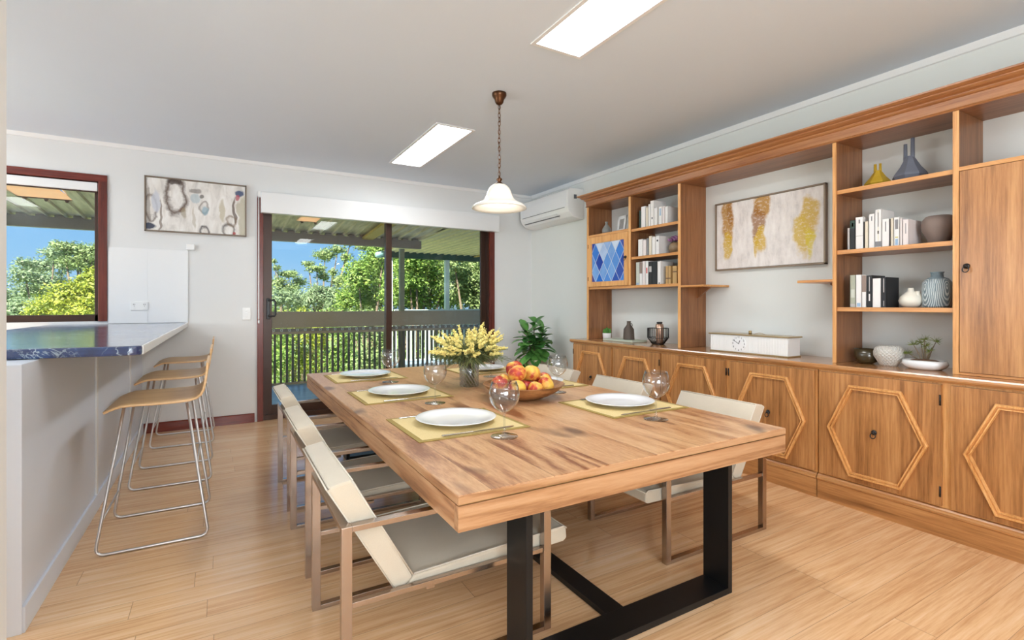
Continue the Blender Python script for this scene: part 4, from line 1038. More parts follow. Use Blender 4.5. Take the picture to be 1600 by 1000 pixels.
# ------------------------------------------------------------------ bar stools
def arc(p0, p1, p2, r_, n=6):
    """fillet at p1"""
    p0, p1, p2 = map(Vector, (p0, p1, p2)); a = (p0-p1).normalized(); b = (p2-p1).normalized()
    A, B = p1+a*r_, p1+b*r_
    return [tuple((A*(1-t)**2)+(p1*2*t*(1-t))+(B*t*t)) for t in [k/n for k in range(n+1)]]
def make_stool(label):
    r = thing('bar_stool', label, 'stool', (0, 0, 0), group='bamboo-seat wire bar stools at the breakfast bar')
    th = .012
    mid = [(-.212, .706), (-.190, .717), (-.165, .727), (-.140, .7335), (-.10, .735), (0, .7335), (.10, .735), (.150, .739), (.180, .748), (.200, .764), (.212, .790), (.220, .83), (.226, .88), (.230, .930)]
    wd = [.250, .254, .256, .256, .256, .256, .256, .256, .256, .256, .255, .252, .246, .225]
    top = []; 
    rows = []
    for k, (x, z) in enumerate(mid):
        a = Vector(mid[max(0, k-1)]); b = Vector(mid[min(len(mid)-1, k+1)]); d_ = (b-a).normalized(); nn = Vector((-d_.y, d_.x))*th/2
        N = 7; w_ = wd[k]
        T_ = [(x+nn.x, -w_+2*w_*j/N, z+nn.y) for j in range(N+1)]; B_ = [(x-nn.x, w_-2*w_*j/N, z-nn.y) for j in range(N+1)]
        rows.append(T_+B_)
    m = MB(); m.grid(rows, smooth=True, closed=True)
    m.quad(rows[0][::-1]); m.quad(rows[-1])
    s = m.build('seat', M['seatply'], r, recalc=True)
    md = s.modifiers.new('bev', 'BEVEL'); md.width = .002; md.segments = 1; md.limit_method = 'ANGLE'
    for sg in (-1, 1):
        y = sg*.256; yt = sg*.205
        A = (-.135, yt, .722); B = (-.245, y, .008); Cc = (.236, y, .008); D = (.135, yt, .722)
        path = [A]+arc(A, B, Cc, .045)+arc(B, Cc, D, .045)+[D]
        MB().tube(path, .0072, 8).build('leg_loop', M['chrome'], r)
    def on(A, B, z): t = (z-A[2])/(B[2]-A[2]); return tuple(A[i]+(B[i]-A[i])*t for i in range(3))
    for A, B, z, nm in (((-.135, .205, .722), (-.245, .256, .008), .168, 'foot_rest'), ((.135, .205, .722), (.236, .256, .008), .39, 'rear_brace')):
        p = on(A, B, z); MB().tube([(p[0], -p[1], z), (p[0], p[1], z)], .005, 8).build(nm, M['chrome'], r)
    m = MB()
    for xx in (-.135, .135): m.tube([(xx, -.205, .7215), (xx, .205, .7215)], .005, 8)
    m.build('seat_bracket', M['chrome'], r)
    return r
st = make_stool('pale timber bar stool nearest the camera, leftmost of three'); st.location = (-.2925, 3.42, 0)
dup(st, (-.290, 4.425, 0), 'pale timber bar stool, middle of the three at the bar'); dup(st, (-.288, 5.545, 0), 'pale timber bar stool farthest away, by the back wall')

# ------------------------------------------------------------------ place settings
mat_p = None
def make_mat():
    r = thing('placemat', '', 'placemat', (0, 0, TT), group='woven straw placemats on the table')
    MB().box((-.265, -.235, .0004), (.265, .235, .0035), .001).build('border', M['strawtrim'], r)
    MB().box((-.243, -.213, .002), (.243, .213, .0048), .001).build('weave', M['straw'], r); return r
def make_plate():
    r = MB().lathe([(.0, 0), (.095, 0), (.100, .004), (.118, .008), (.160, .017), (.186, .024), (.189, .0265), (.186, .0275), (.158, .0215), (.120, .0125), (.095, .010), (.0, .0095)], seg=64).build('plate', M['china'])
    tag(r, '', 'plate', 'white dinner plates'); return r
def make_glass():
    pf = [(.0, .0015), (.030, .0018), (.056, .0012), (.059, .0004), (.056, .003), (.030, .0052), (.010, .010), (.0055, .020), (.0046, .050), (.0046, .085), (.0065, .098), (.018, .106), (.040, .121), (.056, .142), (.0645, .166), (.0655, .184), (.061, .207), (.0535, .232), (.0525, .2325), (.060, .207), (.0642, .184), (.063, .166), (.0545, .143), (.039, .1225), (.018, .108), (.0, .104)]
    r = MB().lathe(pf, seg=40, cap0=False, cap1=False).build('wine_glass', M['wine']); tag(r, '', 'wine glass', 'empty wine glasses on the table'); return r
def make_cut(kind):
    m = MB()
    if kind == 'knife':
        m.box((-.175, -.0075, .001), (-.03, .0075, .0065), .002); m.prism([(-.03, -.0075), (.15, -.010), (.172, -.004), (.175, .004), (.16, .0075), (-.03, .0075)], 'z', .002, .004)
    else:
        m.box((-.17, -.006, .001), (.06, .006, .005), .002).prism([(.06, -.006), (.085, -.013), (.11, -.013), (.11, .013), (.085, .013), (.06, .006)], 'z', .002, .005)
        for k in range(4): m.box((.11, -.013+k*.0072, .002), (.165, -.009+k*.0072, .0045))
    r = m.build(kind, M['steel']); tag(r, '', kind, 'steel '+('knives' if kind == 'knife' else 'forks')+' on the placemats'); return r
SET = [(.955, 2.170, 0, (1.037, 1.854), 'on the bar stool side, nearest the camera'), (.955, 3.040, 0, (1.047, 2.671), 'on the bar stool side, middle place'), (.960, 3.905, 0, (1.053, 3.555), 'at the far corner by the glass door'),
       (1.920, 2.100, PI, (1.83, 1.762), 'on the cabinet side, nearest the camera'), (1.920, 2.950, PI, (1.845, 2.61), 'on the cabinet side, middle place behind the fruit bowl'), (1.915, 3.790, PI, (1.80, 3.43), 'on the cabinet side, far place behind the flower vase')]
P0 = dict(m=make_mat(), p=make_plate(), g=make_glass(), k=make_cut('knife'), f=make_cut('fork'))
for k, (x, y, rz, gp, wh) in enumerate(SET):
    def get(key): 
        if k == 0: return P0[key]
        return copy_tree(P0[key])
    o = get('m'); o.location = (x, y, TT+.0003); o['label'] = 'straw placemat with olive border '+wh
    sx = 1 if rz == 0 else -1
    o = get('p'); o.location = (x+.005*sx, y+.012, TT+.0056); o['label'] = 'white dinner plate '+wh
    o = get('g'); o.location = (*gp, TT+.0004); o['label'] = 'empty stemmed wine glass '+wh
    o = get('k'); o.location = (x+.02*sx, y-.205, TT+.0048); o.rotation_euler.z = rz+.01; o['label'] = 'steel knife beside the plate '+wh
    o = get('f'); o.location = (x-.04*sx, y+.205, TT+.0048); o.rotation_euler.z = rz; o['label'] = 'steel fork beside the plate '+wh

# ------------------------------------------------------------------ flower vase on the table
VX, VY = 1.468, 3.115
r = thing('flower_arrangement', 'cut-glass vase of yellow feathery flowers in the middle of the table', 'flowers', (VX, VY, TT+.0005))
m = MB().lathe([(.0, .0), (.060, 0), (.064, .006), (.065, .09), (.067, .178), (.063, .178), (.060, .09), (.058, .012), (.0, .010)], seg=72, fr=lambda t, z: 1+.022*math.sin(2*PI*(t*24+z*22)))
n = NT('swirl_cut_glass'); x, y, z = n.sep(n.coord()); an = n.math('ARCTAN2', y, x)
sw = n.math('MULTIPLY_ADD', n.math('SINE', n.math('ADD', n.math('MULTIPLY', an, 18.), n.math('MULTIPLY', z, 190.))), .5, .5)
t1 = n.n('BsdfTransparent'); t1.inputs[0].default_value = (.95, .96, .95, 1); g1_ = n.n('BsdfGlossy'); g1_.inputs['Roughness'].default_value = .08
fw = n.n('LayerWeight'); fw.inputs[0].default_value = .5
mx = n.n('MixShader'); n.l(n.math('ADD', n.math('MULTIPLY', n.math('POWER', fw.outputs['Facing'], 3.), .8), n.math('MULTIPLY_ADD', sw, .22, .05), clamp=True), mx.inputs[0]); n.l(t1.outputs[0], mx.inputs[1]); n.l(g1_.outputs[0], mx.inputs[2])
dw = n.n('BsdfTranslucent'); dw.inputs[0].default_value = (.9, .9, .88, 1); mx2 = n.n('MixShader'); n.l(n.math('MULTIPLY', sw, .45), mx2.inputs[0]); n.l(mx.outputs[0], mx2.inputs[1]); n.l(dw.outputs[0], mx2.inputs[2])
n.l(mx2.outputs[0], n.out.inputs[0]); m.build('glass_vase', n.m, r)
rnd = random.Random(11)
st_m = MB(); lv = MB(); fl = MB()
for k in range(96):
    a = rnd.uniform(0, 2*PI); tier = rnd.random()
    el = -.02+1.42*tier**1.5               # angle above horizontal
    L_ = (.19+.09*rnd.random())*(1.0 if el < .8 else .9)
    base = Vector((rnd.uniform(-.03, .03), rnd.uniform(-.03, .03), .02)); neck = Vector((.035*math.cos(a), .035*math.sin(a), .185))
    tip = neck+Vector((math.cos(a)*math.cos(el), math.sin(a)*math.cos(el), math.sin(el)))*L_
    midp = neck+(tip-neck)*.5+Vector((0, 0, .025*math.cos(el)))
    st_m.tube([base, neck, midp, tip], .0015, 4)
    # feathery leaves along the stem
    for q in range(26):
        t = rnd.uniform(.05, .75); p = neck.lerp(tip, t)+Vector((0, 0, .05*t*(1-t)*math.cos(el)))
        d_ = (tip-neck).normalized()*.8+Vector((rnd.gauss(0, .55), rnd.gauss(0, .55), rnd.gauss(0, .5))); d_.normalize()
        s_ = d_.orthogonal().normalized()*.0028; ll = rnd.uniform(.03, .06)
        lv.quad([p, p+s_+d_*ll*.4, p+d_*ll, p-s_+d_*ll*.4])
    if el > .12:
        n_ = 30; fl_len = rnd.uniform(.08, .115)
        d0 = (tip-midp).normalized()
        for q in range(n_):
            t = q/n_; c_ = tip-d0*fl_len*(1-t)+Vector((rnd.gauss(0, .004), rnd.gauss(0, .004), rnd.gauss(0, .004)+.012*math.sin(t*2)))
            fl.ball(c_, (.0098*(1-t)+.0035)*rnd.uniform(.75, 1.15), sub=1)
for k in range(1100):     # low drooping grey-green fringe
    a = rnd.uniform(0, 2*PI); el = rnd.uniform(-.45, .5); p = Vector((.03*math.cos(a), .03*math.sin(a), .19+rnd.uniform(-.01, .05)))
    L_ = rnd.uniform(.10, .25); d_ = Vector((math.cos(a)*math.cos(el), math.sin(a)*math.cos(el), math.sin(el)))
    s_ = Vector((-math.sin(a), math.cos(a), 0))*.0038; q = p+d_*L_*.5+Vector((0, 0, .016))
    lv.quad([p, q+s_, p+d_*L_, q-s_])
st_m.build('stems', plain('green_stems', (86, 104, 52), .6), r)
lv.build('foliage', leafmat('feathery_foliage', (92, 108, 70), (150, 158, 108), (186, 184, 136)), r)
fl.build('flowers', plain('yellow_mimosa', (246, 226, 140), .8, nscale=60, namp=.14), r)

# ------------------------------------------------------------------ fruit bowl
BX, BY = 1.555, 2.545
r = thing('fruit_bowl', 'wide shallow wooden bowl holding peaches on the table', 'bowl', (BX, BY, TT+.0005))
wb = wood('carved_bowl_wood', (lin(104, 66, 36), lin(156, 108, 66), lin(186, 138, 90)), axis='x', K=30, rough=.35, stretch=.2, rings=.35, scale=5)
MB().lathe([(.0, 0), (.085, 0), (.095, .004), (.150, .022), (.205, .052), (.240, .086), (.244, .089), (.240, .090), (.200, .062), (.145, .033), (.09, .016), (.0, .012)], seg=56).build('bowl', wb, r)
n = NT('peach_skin'); v = n.coord(); oi = n.n('ObjectInfo')
vv = n.n('VectorMath', operation='ADD'); n.l(v, vv.inputs[0]); cx_ = n.comb(n.math('MULTIPLY', oi.outputs['Random'], 9.), n.math('MULTIPLY', oi.outputs['Random'], 5.), 0.); n.l(cx_, vv.inputs[1])
f = n.noise(vv.outputs[0], 11, 4, .6, .5)
peach = n.bsdf(n.ramp(f, [(.38, lin(226, 188, 84)), (.48, lin(220, 156, 70)), (.55, lin(192, 70, 48)), (.66, lin(156, 36, 40))]), .42, spec=.4)
def make_peach():
    m = MB(); R_ = []
    for i in range(17):
        th = PI*i/16; row = []
        for k in range(28):
            ph = 2*PI*k/28
            rr = 1-.30*math.exp(-(th/.30)**2)-.10*math.exp(-((PI-th)/.35)**2)
            crease = 1-.05*math.exp(-((min(ph, 2*PI-ph))/.28)**2)*math.sin(th)
            row.append((rr*crease*.052*math.sin(th)*math.cos(ph), rr*crease*.052*math.sin(th)*math.sin(ph), rr*.049*math.cos(th)))
        R_.append(row)
    m.grid(R_, closed=True)
    o = thing('peach', '', 'fruit', (0, 0, 0), group='red and yellow peaches in the bowl')
    m.build('flesh', peach, o); MB().tube([(0, 0, .030), (.002, 0, .044)], .0022, 6).build('stem', M['bark'], o)
    return o
pc = make_peach()
PL = [(-.155, .02, .092, .2, 'left end of the bowl'), (-.050, -.07, .142, .9, 'on top, left of the highest one'), (.045, .015, .150, -.3, 'highest one on top of the pile'), (.125, .0, .092, .6, 'right end of the bowl'),
      (.055, -.125, .082, 1.2, 'at the front right with its stem hollow facing the camera'), (-.060, -.150, .080, -.8, 'at the front left behind the wine glass'), (-.005, -.135, .085, .4, 'pale one at the front centre'), (-.02, .085, .105, .3, 'at the back, seen between the top two'),
      (-.10, .11, .084, .5, 'at the back left'), (.10, .115, .088, .1, 'at the back right'), (.03, -.03, .074, .4, 'deep red one in the middle under the top two')]
PL = [(-.165, .03), (-.045, -.035), (.055, .03), (.150, -.01), (.075, -.125), (-.075, -.120), (.0, -.150), (-.01, .10), (-.09, .125), (.115, .105), (.03, -.05)]
LB = ['peach at the left end of the fruit bowl', 'peach on top of the pile, left of the highest one', 'highest peach on top of the pile', 'peach at the right end of the fruit bowl', 'peach at the front right, tipped so its hollow shows', 'peach at the front left of the bowl, behind the wine glass',
      'pale peach low at the front centre of the bowl', 'peach at the back of the bowl between the top two', 'peach at the back left of the bowl', 'peach at the back right of the bowl', 'deep red peach in the middle under the top two']
# settle simply: lower layer rests on the bowl, top layer on the lower one
pos = []
def bowlz(rr): 
    pr_ = [(.0, .012), (.09, .016), (.145, .033), (.200, .062), (.240, .090)]
    for (a, za), (b, zb) in zip(pr_, pr_[1:]):
        if rr <= b: return za+(zb-za)*(rr-a)/(b-a)
    return .09
order = [0, 3, 4, 5, 6, 8, 9, 10, 7, 1, 2]
PZ = {}
LO = {0: (-.150, .020), 3: (.150, .015), 4: (.085, -.105), 5: (-.095, -.085), 6: (-.005, -.140), 8: (-.075, .120), 9: (.050, .125), 10: (-.0, -.015)}
for k in order:
    if k in LO: x, y = LO[k]; sc_ = .86 if k == 6 else 1
    else: x, y = {7: (-.005, .100), 1: (-.060, -.028), 2: (.062, .010)}[k]; sc_ = 1.05
    z = bowlz(math.hypot(x, y))+.049*sc_
    z = max(z, max([bowlz(min(.24, math.hypot(x+dx, y+dy)))+math.sqrt(max(0, (.050*sc_)**2-dx*dx-dy*dy)) for dx in (-.03, 0, .03) for dy in (-.03, 0, .03)]))
    for (px_, py_, pz_, ps_) in PZ.values():
        dd = math.hypot(px_-x, py_-y); mn = .0495*(sc_+ps_)
        if dd < mn and k not in LO: z = max(z, pz_+math.sqrt(mn*mn-dd*dd))
    PZ[k] = (x, y, z, sc_)
tl = {0: (.3, .2), 1: (-.5, .3), 2: (.3, -.2), 3: (.2, .5), 4: (.95, -.75), 5: (-.4, .5), 6: (.5, .1), 7: (.2, .2), 8: (.6, .2), 9: (-.3, .4), 10: (.1, .1)}
for k in range(11):
    o = pc if k == 0 else copy_tree(pc)
    x, y, z, s_ = PZ[k]; o.location = (BX+x, BY+y, TT+.0005+z); o.scale = (s_,)*3; o.rotation_euler = (tl[k][0], tl[k][1], k*1.3); o['label'] = LB[k]

# ------------------------------------------------------------------ potted fiddle-leaf plant in the corner
r = thing('potted_fig', 'broad-leaved green plant in a tall square beige planter in the far corner', 'plant', (3.36, 5.25, 0), .25)
MB().prism([(-.10, -.10), (.10, -.10), (.10, .10), (-.10, .10)], 'z', 0, .012).build('foot', M['blackpl'], r)
m = MB(); rows = []
for z, q in ((.012, .115), (.56, .155), (.575, .155), (.575, .135), (.53, .130)): rows.append([(sx*q, sy*q, z) for sx, sy in ((-1, -1), (1, -1), (1, 1), (-1, 1))])
m.grid(rows, smooth=False, closed=True); m.quad(rows[0][::-1]); m.quad(rows[-1]); m.build('planter', plain('beige_planter', (196, 180, 164), .6, nscale=60), r, recalc=True)
rnd = random.Random(21); lf = MB(); sm = MB()
stems = [((0, 0), (.02, .02, 1.02)), ((.03, -.02), (.12, -.05, .93)), ((-.03, .01), (-.12, .0, .92)), ((0, .03), (-.03, .10, .88)), ((.02, .0), (.02, -.10, .82)), ((-.01, -.02), (-.09, -.08, .78))]
def leaf(m, p, d_, L_, W_, droop):
    d_ = d_.normalized(); side = d_.cross(Vector((0, 0, 1)))
    if side.length < .1: side = Vector((1, 0, 0))
    side.normalize(); up = side.cross(d_); rows = []
    for i in range(7):
        t = i/6; w_ = W_*(math.sin(PI*min(1, t*.86+.08))**.8)*(.65+.5*t) if i not in (0, 6) else .003
        c = p+d_*L_*t-Vector((0, 0, 1))*droop*L_*t*t
        rows.append([c-side*w_+up*.12*w_, c-side*w_*.5, c-up*.10*w_, c+side*w_*.5, c+side*w_+up*.12*w_])
    m.grid(rows)
for (bx_, by_), tp in stems:
    base = Vector((bx_, by_, .53)); tp = Vector(tp); sm.tube([base, base.lerp(tp, .5)+Vector((0, 0, .03)), tp], .007, 6)
    for k in range(20):
        t = .02+.98*k/19; p = base.lerp(tp, t); a = k*2.4+rnd.uniform(-.4, .4); el = -.55+1.5*t**1.5+rnd.uniform(-.2, .2)
        leaf(lf, p, Vector((math.cos(a)*math.cos(el), math.sin(a)*math.cos(el), math.sin(el))), rnd.uniform(.17, .23), rnd.uniform(.064, .082), rnd.uniform(.1, .6))
sm.build('stems', M['bark'], r)
n = NT('fig_leaf'); g = n.n('NewGeometry'); n.bsdf(n.ramp(n.math('ADD', n.math('MULTIPLY', g.outputs['Random Per Island'], .6), n.math('MULTIPLY', n.noise(n.coord(), 30, 3), .4)), [(.2, lin(54, 108, 48)), (.8, lin(112, 170, 84))]), .35, spec=.5)
lf.build('leaves', n.m, r)
MB().box((-.130, -.130, .528), (.130, .130, .540)).build('soil', plain('potting_soil', (60, 46, 36), .9, nscale=60, namp=.4), r)
# ------------------------------------------------------------------ balcony outside
DKZ = -.06
t_ = MB().box((-6, WB+.14, DKZ-.12), (9, 8.95, DKZ)).box((3.2, 8.95, DKZ-.12), (9, 11.2, DKZ)).build('balcony_deck', M['deck']); t_['kind'] = 'structure'; t_['category'] = 'deck'; t_['label'] = 'timber balcony deck with sky reflection in its colour, outside the sliding door'
def railing(label, xa, xb, y, mat, mbal, pitch=.0885, nmax=100, posts=()):
    oo = ((xa+xb)/2, y, DKZ)
    r = thing('balcony_railing', label, 'railing', oo)
    MB(oo).box((xa, y-.03, 1.105), (xb, y+.05, 1.125), .003).box((xa, y-.015, .862), (xb, y+.02, 1.105), .003).build('top_board', mat, r)
    m = MB(oo)
    x = xa
    while x < xb:
        for a, b, c, d_ in ((x, .808, x+.034, .815), (x, .837, x+.034, .844), (x, .815, x+.007, .837), (x+.027, .815, x+.034, .837)): m.box((a, y-.014, b), (c, y-.008, d_))
        x += .118
    m.build('fretwork_squares', M['railw'], r)
    MB(oo).box((xa, y-.008, .800), (xb, y+.012, .852)).build('fretwork_board', M['beam'], r)
    MB(oo).box((xa, y-.02, .762), (xb, y+.02, .800), .002).box((xa, y-.02, -.055), (xb, y+.02, -.02), .002).build('bottom_rail', mat, r)
    x = xa+.02; k = 0
    while x < xb-.02 and k < nmax:
        MB(oo).box((x, y-.015, -.02), (x+.034, y+.015, .762)).build('baluster', mbal, r); x += pitch; k += 1
    for px_ in posts: MB(oo).box((px_, y-.04, DKZ), (px_+.07, y+.04, .80), .002).build('railing_post', mat, r)
    return r
railing('brown-grey balcony railing with thin balusters across the sliding door', -.35, 6.0, 8.86, M['rail'], M['baluster'], posts=(.50,), nmax=72)
railing('pale railing farther out, seen right of the olive post', 3.38, 9.0, 11.12, M['railw'], M['railw'], nmax=60)
def post(x, y, w_, z1, mat, lab):
    t_ = MB((x, y, DKZ)).box((x-w_/2, y-w_/2, DKZ), (x+w_/2, y+w_/2, z1), .003).build('verandah_post', mat); t_.location = (x, y, DKZ); tag(t_, lab, 'post')
def post_(x, y, w_, z1, mat, lab): post(x, y, w_, z1, mat, lab)
post_(2.86, 8.955, .085, 2.255, M['post'], 'olive verandah post right of the door mullion, behind the railing')
post_(3.33, 11.22, .075, 2.30, M['railw'], 'pale thin verandah post beside the olive one')
post_(4.70, 11.23, .10, 2.30, M['railw'], 'pale verandah post in the middle of the right glass panel')
# roof
oo = (0, 7.4, 2.4)
r = thing('verandah_roof', 'corrugated verandah roof over the balcony', 'roof', oo)
def zr(y): return 2.43+.065*(9.0-y)
m = MB(oo); x = -6.0
AM = [(.97, 1.25, 7.55, 8.10), (-2.05, -1.55, 7.2, 7.95)]
def sheet(m, xa, xb, ya, yb):
    m.quad([(xa, ya, zr(ya)), (xb, ya, zr(ya)), (xb, yb, zr(yb)), (xa, yb, zr(yb))]); m.quad([(xb, ya, zr(ya)+.02), (xa, ya, zr(ya)+.02), (xa, yb, zr(yb)+.02), (xb, yb, zr(yb)+.02)])
xs = sorted({-6.0, 3.20} | {a for h in AM for a in h[:2]})
for a, b in zip(xs, xs[1:]):
    h = [h for h in AM if h[0] <= (a+b)/2 <= h[1]]
    if h: sheet(m, a, b, 6.13, h[0][2]); sheet(m, a, b, h[0][3], 9.05)
    else: sheet(m, a, b, 6.13, 9.05)
x = -6.0
while x < 3.18:
    hh = [h for h in AM if h[0]-.03 < x < h[1]]
    segs = [(6.13, 9.05)] if not hh else [(6.13, hh[0][2]), (hh[0][3], 9.05)]
    for ya, yb in segs:
        for (u0, u1) in (((x, 0), (x+.012, -.028)), ((x+.012, -.028), (x+.034, -.028)), ((x+.034, -.028), (x+.046, 0))):
            m.quad([(u0[0], ya, zr(ya)+u0[1]), (u1[0], ya, zr(ya)+u1[1]), (u1[0], yb, zr(yb)+u1[1]), (u0[0], yb, zr(yb)+u0[1])])
    x += .19
m.build('roof_sheet', M['roof'], r)
for h in AM: MB(oo).quad([(h[0], h[2], zr(h[2])), (h[1], h[2], zr(h[2])), (h[1], h[3], zr(h[3])), (h[0], h[3], zr(h[3]))]); m = MB(oo); m.box((h[0]-.005, h[2]-.005, zr((h[2]+h[3])/2)-.012), (h[1]+.005, h[3]+.005, zr((h[2]+h[3])/2)-.008)); m.build('amber_skylight', M['amber'], r)
m = MB(oo); m.prism([(6.5, zr(6.5)-.030), (8.9, zr(8.9)-.030), (8.9, zr(8.9)-.075), (6.5, zr(6.5)-.075)], 'x', 2.12, 2.30); m.build('yellow_batten', M['ochre'], r)
MB(oo).box((-6, 8.82, 2.262), (3.19, 8.92, 2.405), .004).build('front_beam', M['beam'], r)
m = MB(oo)
xx = -5.9
while xx < 3.1: m.box((xx, 8.815, 2.405), (xx+.10, 8.925, 2.432)); xx += .19
m.build('ridge_filler', M['beam'], r)
oo = (5.6, 8.9, 2.45)
r = thing('side_verandah_roof', 'flatter green-tinted verandah roof section on the right', 'roof', oo)
def zs(y): return 2.50-.012*(y-6.1)
m = MB(oo); m.quad([(3.2, 6.13, zs(6.13)), (9.5, 6.13, zs(6.13)), (9.5, 11.4, zs(11.4)), (3.2, 11.4, zs(11.4))]); m.quad([(9.5, 6.13, zs(6.13)+.03), (3.2, 6.13, zs(6.13)+.03), (3.2, 11.4, zs(11.4)+.03), (9.5, 11.4, zs(11.4)+.03)])
x = 3.22
while x < 9.4:
    for (u0, u1) in (((x, 0), (x+.012, -.024)), ((x+.012, -.024), (x+.034, -.024)), ((x+.034, -.024), (x+.046, 0))):
        m.quad([(u0[0], 6.13, zs(6.13)+u0[1]), (u1[0], 6.13, zs(6.13)+u1[1]), (u1[0], 11.4, zs(11.4)+u1[1]), (u0[0], 11.4, zs(11.4)+u0[1])])
    x += .17
m.build('roof_sheet', M['roofg'], r)
MB(oo).box((3.1, 11.14, 2.30), (9.5, 11.30, 2.44), .004).build('green_fascia', M['greenbeam'], r)
m = MB(oo); m.tube([(2.98, 11.20, 2.335), (3.02, 11.20, 2.345), (3.14, 11.20, 2.36)], .07, 12, rr=[.045, .068, .07]); m.build('gutter_end', M['teal'], r)
MB(oo).prism([(8.0, zs(8.0)-.026), (11.1, zs(11.1)-.026), (11.1, zs(11.1)-.05), (8.0, zs(8)-.05)], 'x', 5.35, 5.42).build('yellow_batten', M['ochre'], r)

# ------------------------------------------------------------------ neighbour roof, ground, trees
GZ = -5.0
t_ = MB().box((-90, 9.5, GZ-.2), (140, 190, GZ)).build('ground', M['grass']); t_['kind'] = 'structure'; t_['category'] = 'ground'; t_['label'] = 'green ground far below the balcony'
def rayat(px, dist, z):
    u = (px-800)/785; a = math.radians(30.1); f = Vector((math.sin(a), math.cos(a), 0)); rr = Vector((math.cos(a), -math.sin(a), 0))
    p = (f+rr*u)*dist; return Vector((p.x, p.y, z))
c = rayat(440, 17.5, -3.0)
r = thing('neighbour_house', 'neighbouring house with pale tiled roof seen through the balusters', 'house', (c.x, c.y, GZ), .2)
m = MB(); ap = .9
m.quad([(-3, -2, 2.0), (3, -2, 2.0), (1.6, .4, 3.35), (-1.6, .4, 3.35)]); m.quad([(3, -2, 2.0), (3, 2.8, 2.0), (1.6, .4, 3.35)]); m.quad([(-3, 2.8, 2.0), (-3, -2, 2.0), (-1.6, .4, 3.35)]); m.quad([(3, 2.8, 2), (-3, 2.8, 2), (-1.6, .4, 3.35), (1.6, .4, 3.35)])
m.build('tiled_roof', M['tiles'], r)
MB().box((-2.7, -1.7, 0), (2.7, 2.5, 2.0)).build('walls', M['wall'], r)
LEAF = {}
def tree(name, label, base, clumps, n, size, mat, seed, trunk=True, cat='tree', group='trees beyond the balcony'):
    rnd = random.Random(seed); base = Vector(base)
    r = thing(name, label, cat, base, group=group)
    m = MB(); vol = [c[3]*c[4]*c[5] for c in clumps]; tot = sum(v_**.67 for v_ in vol)
    V = []; F = []
    for c, v_ in zip(clumps, vol):
        k = max(12, int(n*2.1*v_**.67/tot))
        for _ in range(k):
            d_ = Vector((rnd.gauss(0, 1), rnd.gauss(0, 1), rnd.gauss(0, 1))).normalized(); q = rnd.uniform(.35, 1.08)
            wob = 1+.22*math.sin(d_.x*5+c[0]*3)+.18*math.sin(d_.z*7+c[2]*2+d_.y*4)
            p = Vector((c[0]+d_.x*c[3]*q*wob, c[1]+d_.y*c[4]*q*wob, c[2]+d_.z*c[5]*q*wob))
            a = Vector((rnd.gauss(0, 1), rnd.gauss(0, 1), rnd.gauss(-.25, .6))).normalized(); b = a.cross(d_+Vector((0, 0, .4)))
            if b.length < .05: b = a.orthogonal()
            b.normalize(); s_ = size*.62*rnd.uniform(.6, 1.3)
            i = len(V); V += [p-a*s_, p+b*s_*.42, p+a*s_, p-b*s_*.42]; F.append((i, i+1, i+2, i+3))
    me = bpy.data.meshes.new('foliage'); me.from_pydata([tuple(v) for v in V], [], F); me.materials.append(mat)
    o = bpy.data.objects.new('foliage', me); C.objects.link(o); o.parent = r
    if trunk:
        m = MB(); hgt = max(c[2] for c in clumps)
        for c in clumps[:7]:
            t0 = Vector((0, 0, 0)); fork = Vector((c[0]*.2, c[1]*.2, c[2]*.55)); m.tube([t0, fork, Vector((c[0], c[1], c[2]))], .1, 6, rr=[.013*hgt, .008*hgt, .002*hgt])
        m.build('trunk', M['bark'], r)
    return r
def ptree(name, label, px, dist, specs, n, size, mat, seed, **kw):
    """specs: (pixel x, pixel y, half-width px, half-height px) read off the photo at the tree's distance"""
    base = rayat(px, dist, GZ); a = math.radians(30.1); rr = Vector((math.cos(a), -math.sin(a), 0)); ff = Vector((math.sin(a), math.cos(a), 0))
    rnd = random.Random(seed*7+1); cl = []
    for sx, sy, hw, hh in specs:
        dd = dist+rnd.uniform(-.04, .04)*dist
        o = (ff+rr*((sx-800)/785))*dd; z = 1.25+(475-sy)*dd/785
        cl.append((o.x-base.x, o.y-base.y, z-GZ, hw*dd/785, hw*dd/785, hh*dd/785))
    return tree(name, label, base, cl, n, size, mat, seed, **kw)
ptree('gum_tree', 'tall sparse gum tree against the sky left of the door mullion', 500, 24, [(508, 398, 18, 10), (482, 412, 9, 5), (495, 420, 14, 7), (528, 390, 14, 6), (540, 402, 10, 8), (548, 378, 16, 6), (520, 425, 8, 6), (505, 432, 10, 7), (572, 385, 16, 8), (560, 415, 10, 9), (590, 400, 14, 14), (535, 440, 20, 10)], 3600, .11, M['leafA'], 3)
ptree('gum_tree', 'low gum tree at the far left of the glass door', 448, 27, [(452, 428, 17, 6), (436, 440, 12, 9), (468, 440, 12, 8), (432, 418, 6, 5), (450, 452, 22, 10), (428, 408, 4, 4)], 1800, .12, M['leafA'], 4)
ptree('bushy_tree', 'pale green bushy tree in the middle distance behind the palm', 460, 22, [(440, 466, 22, 16), (468, 470, 24, 16), (500, 462, 22, 18), (530, 466, 24, 22), (556, 455, 20, 24)], 4200, .12, M['leafC'], 5)
ptree('bushy_tree', 'dense green tree just left of the door mullion', 575, 17, [(560, 430, 24, 26), (585, 415, 24, 30), (600, 390, 22, 26), (600, 450, 26, 28), (575, 465, 28, 24), (545, 468, 20, 18)], 6000, .10, M['leafB'], 6)
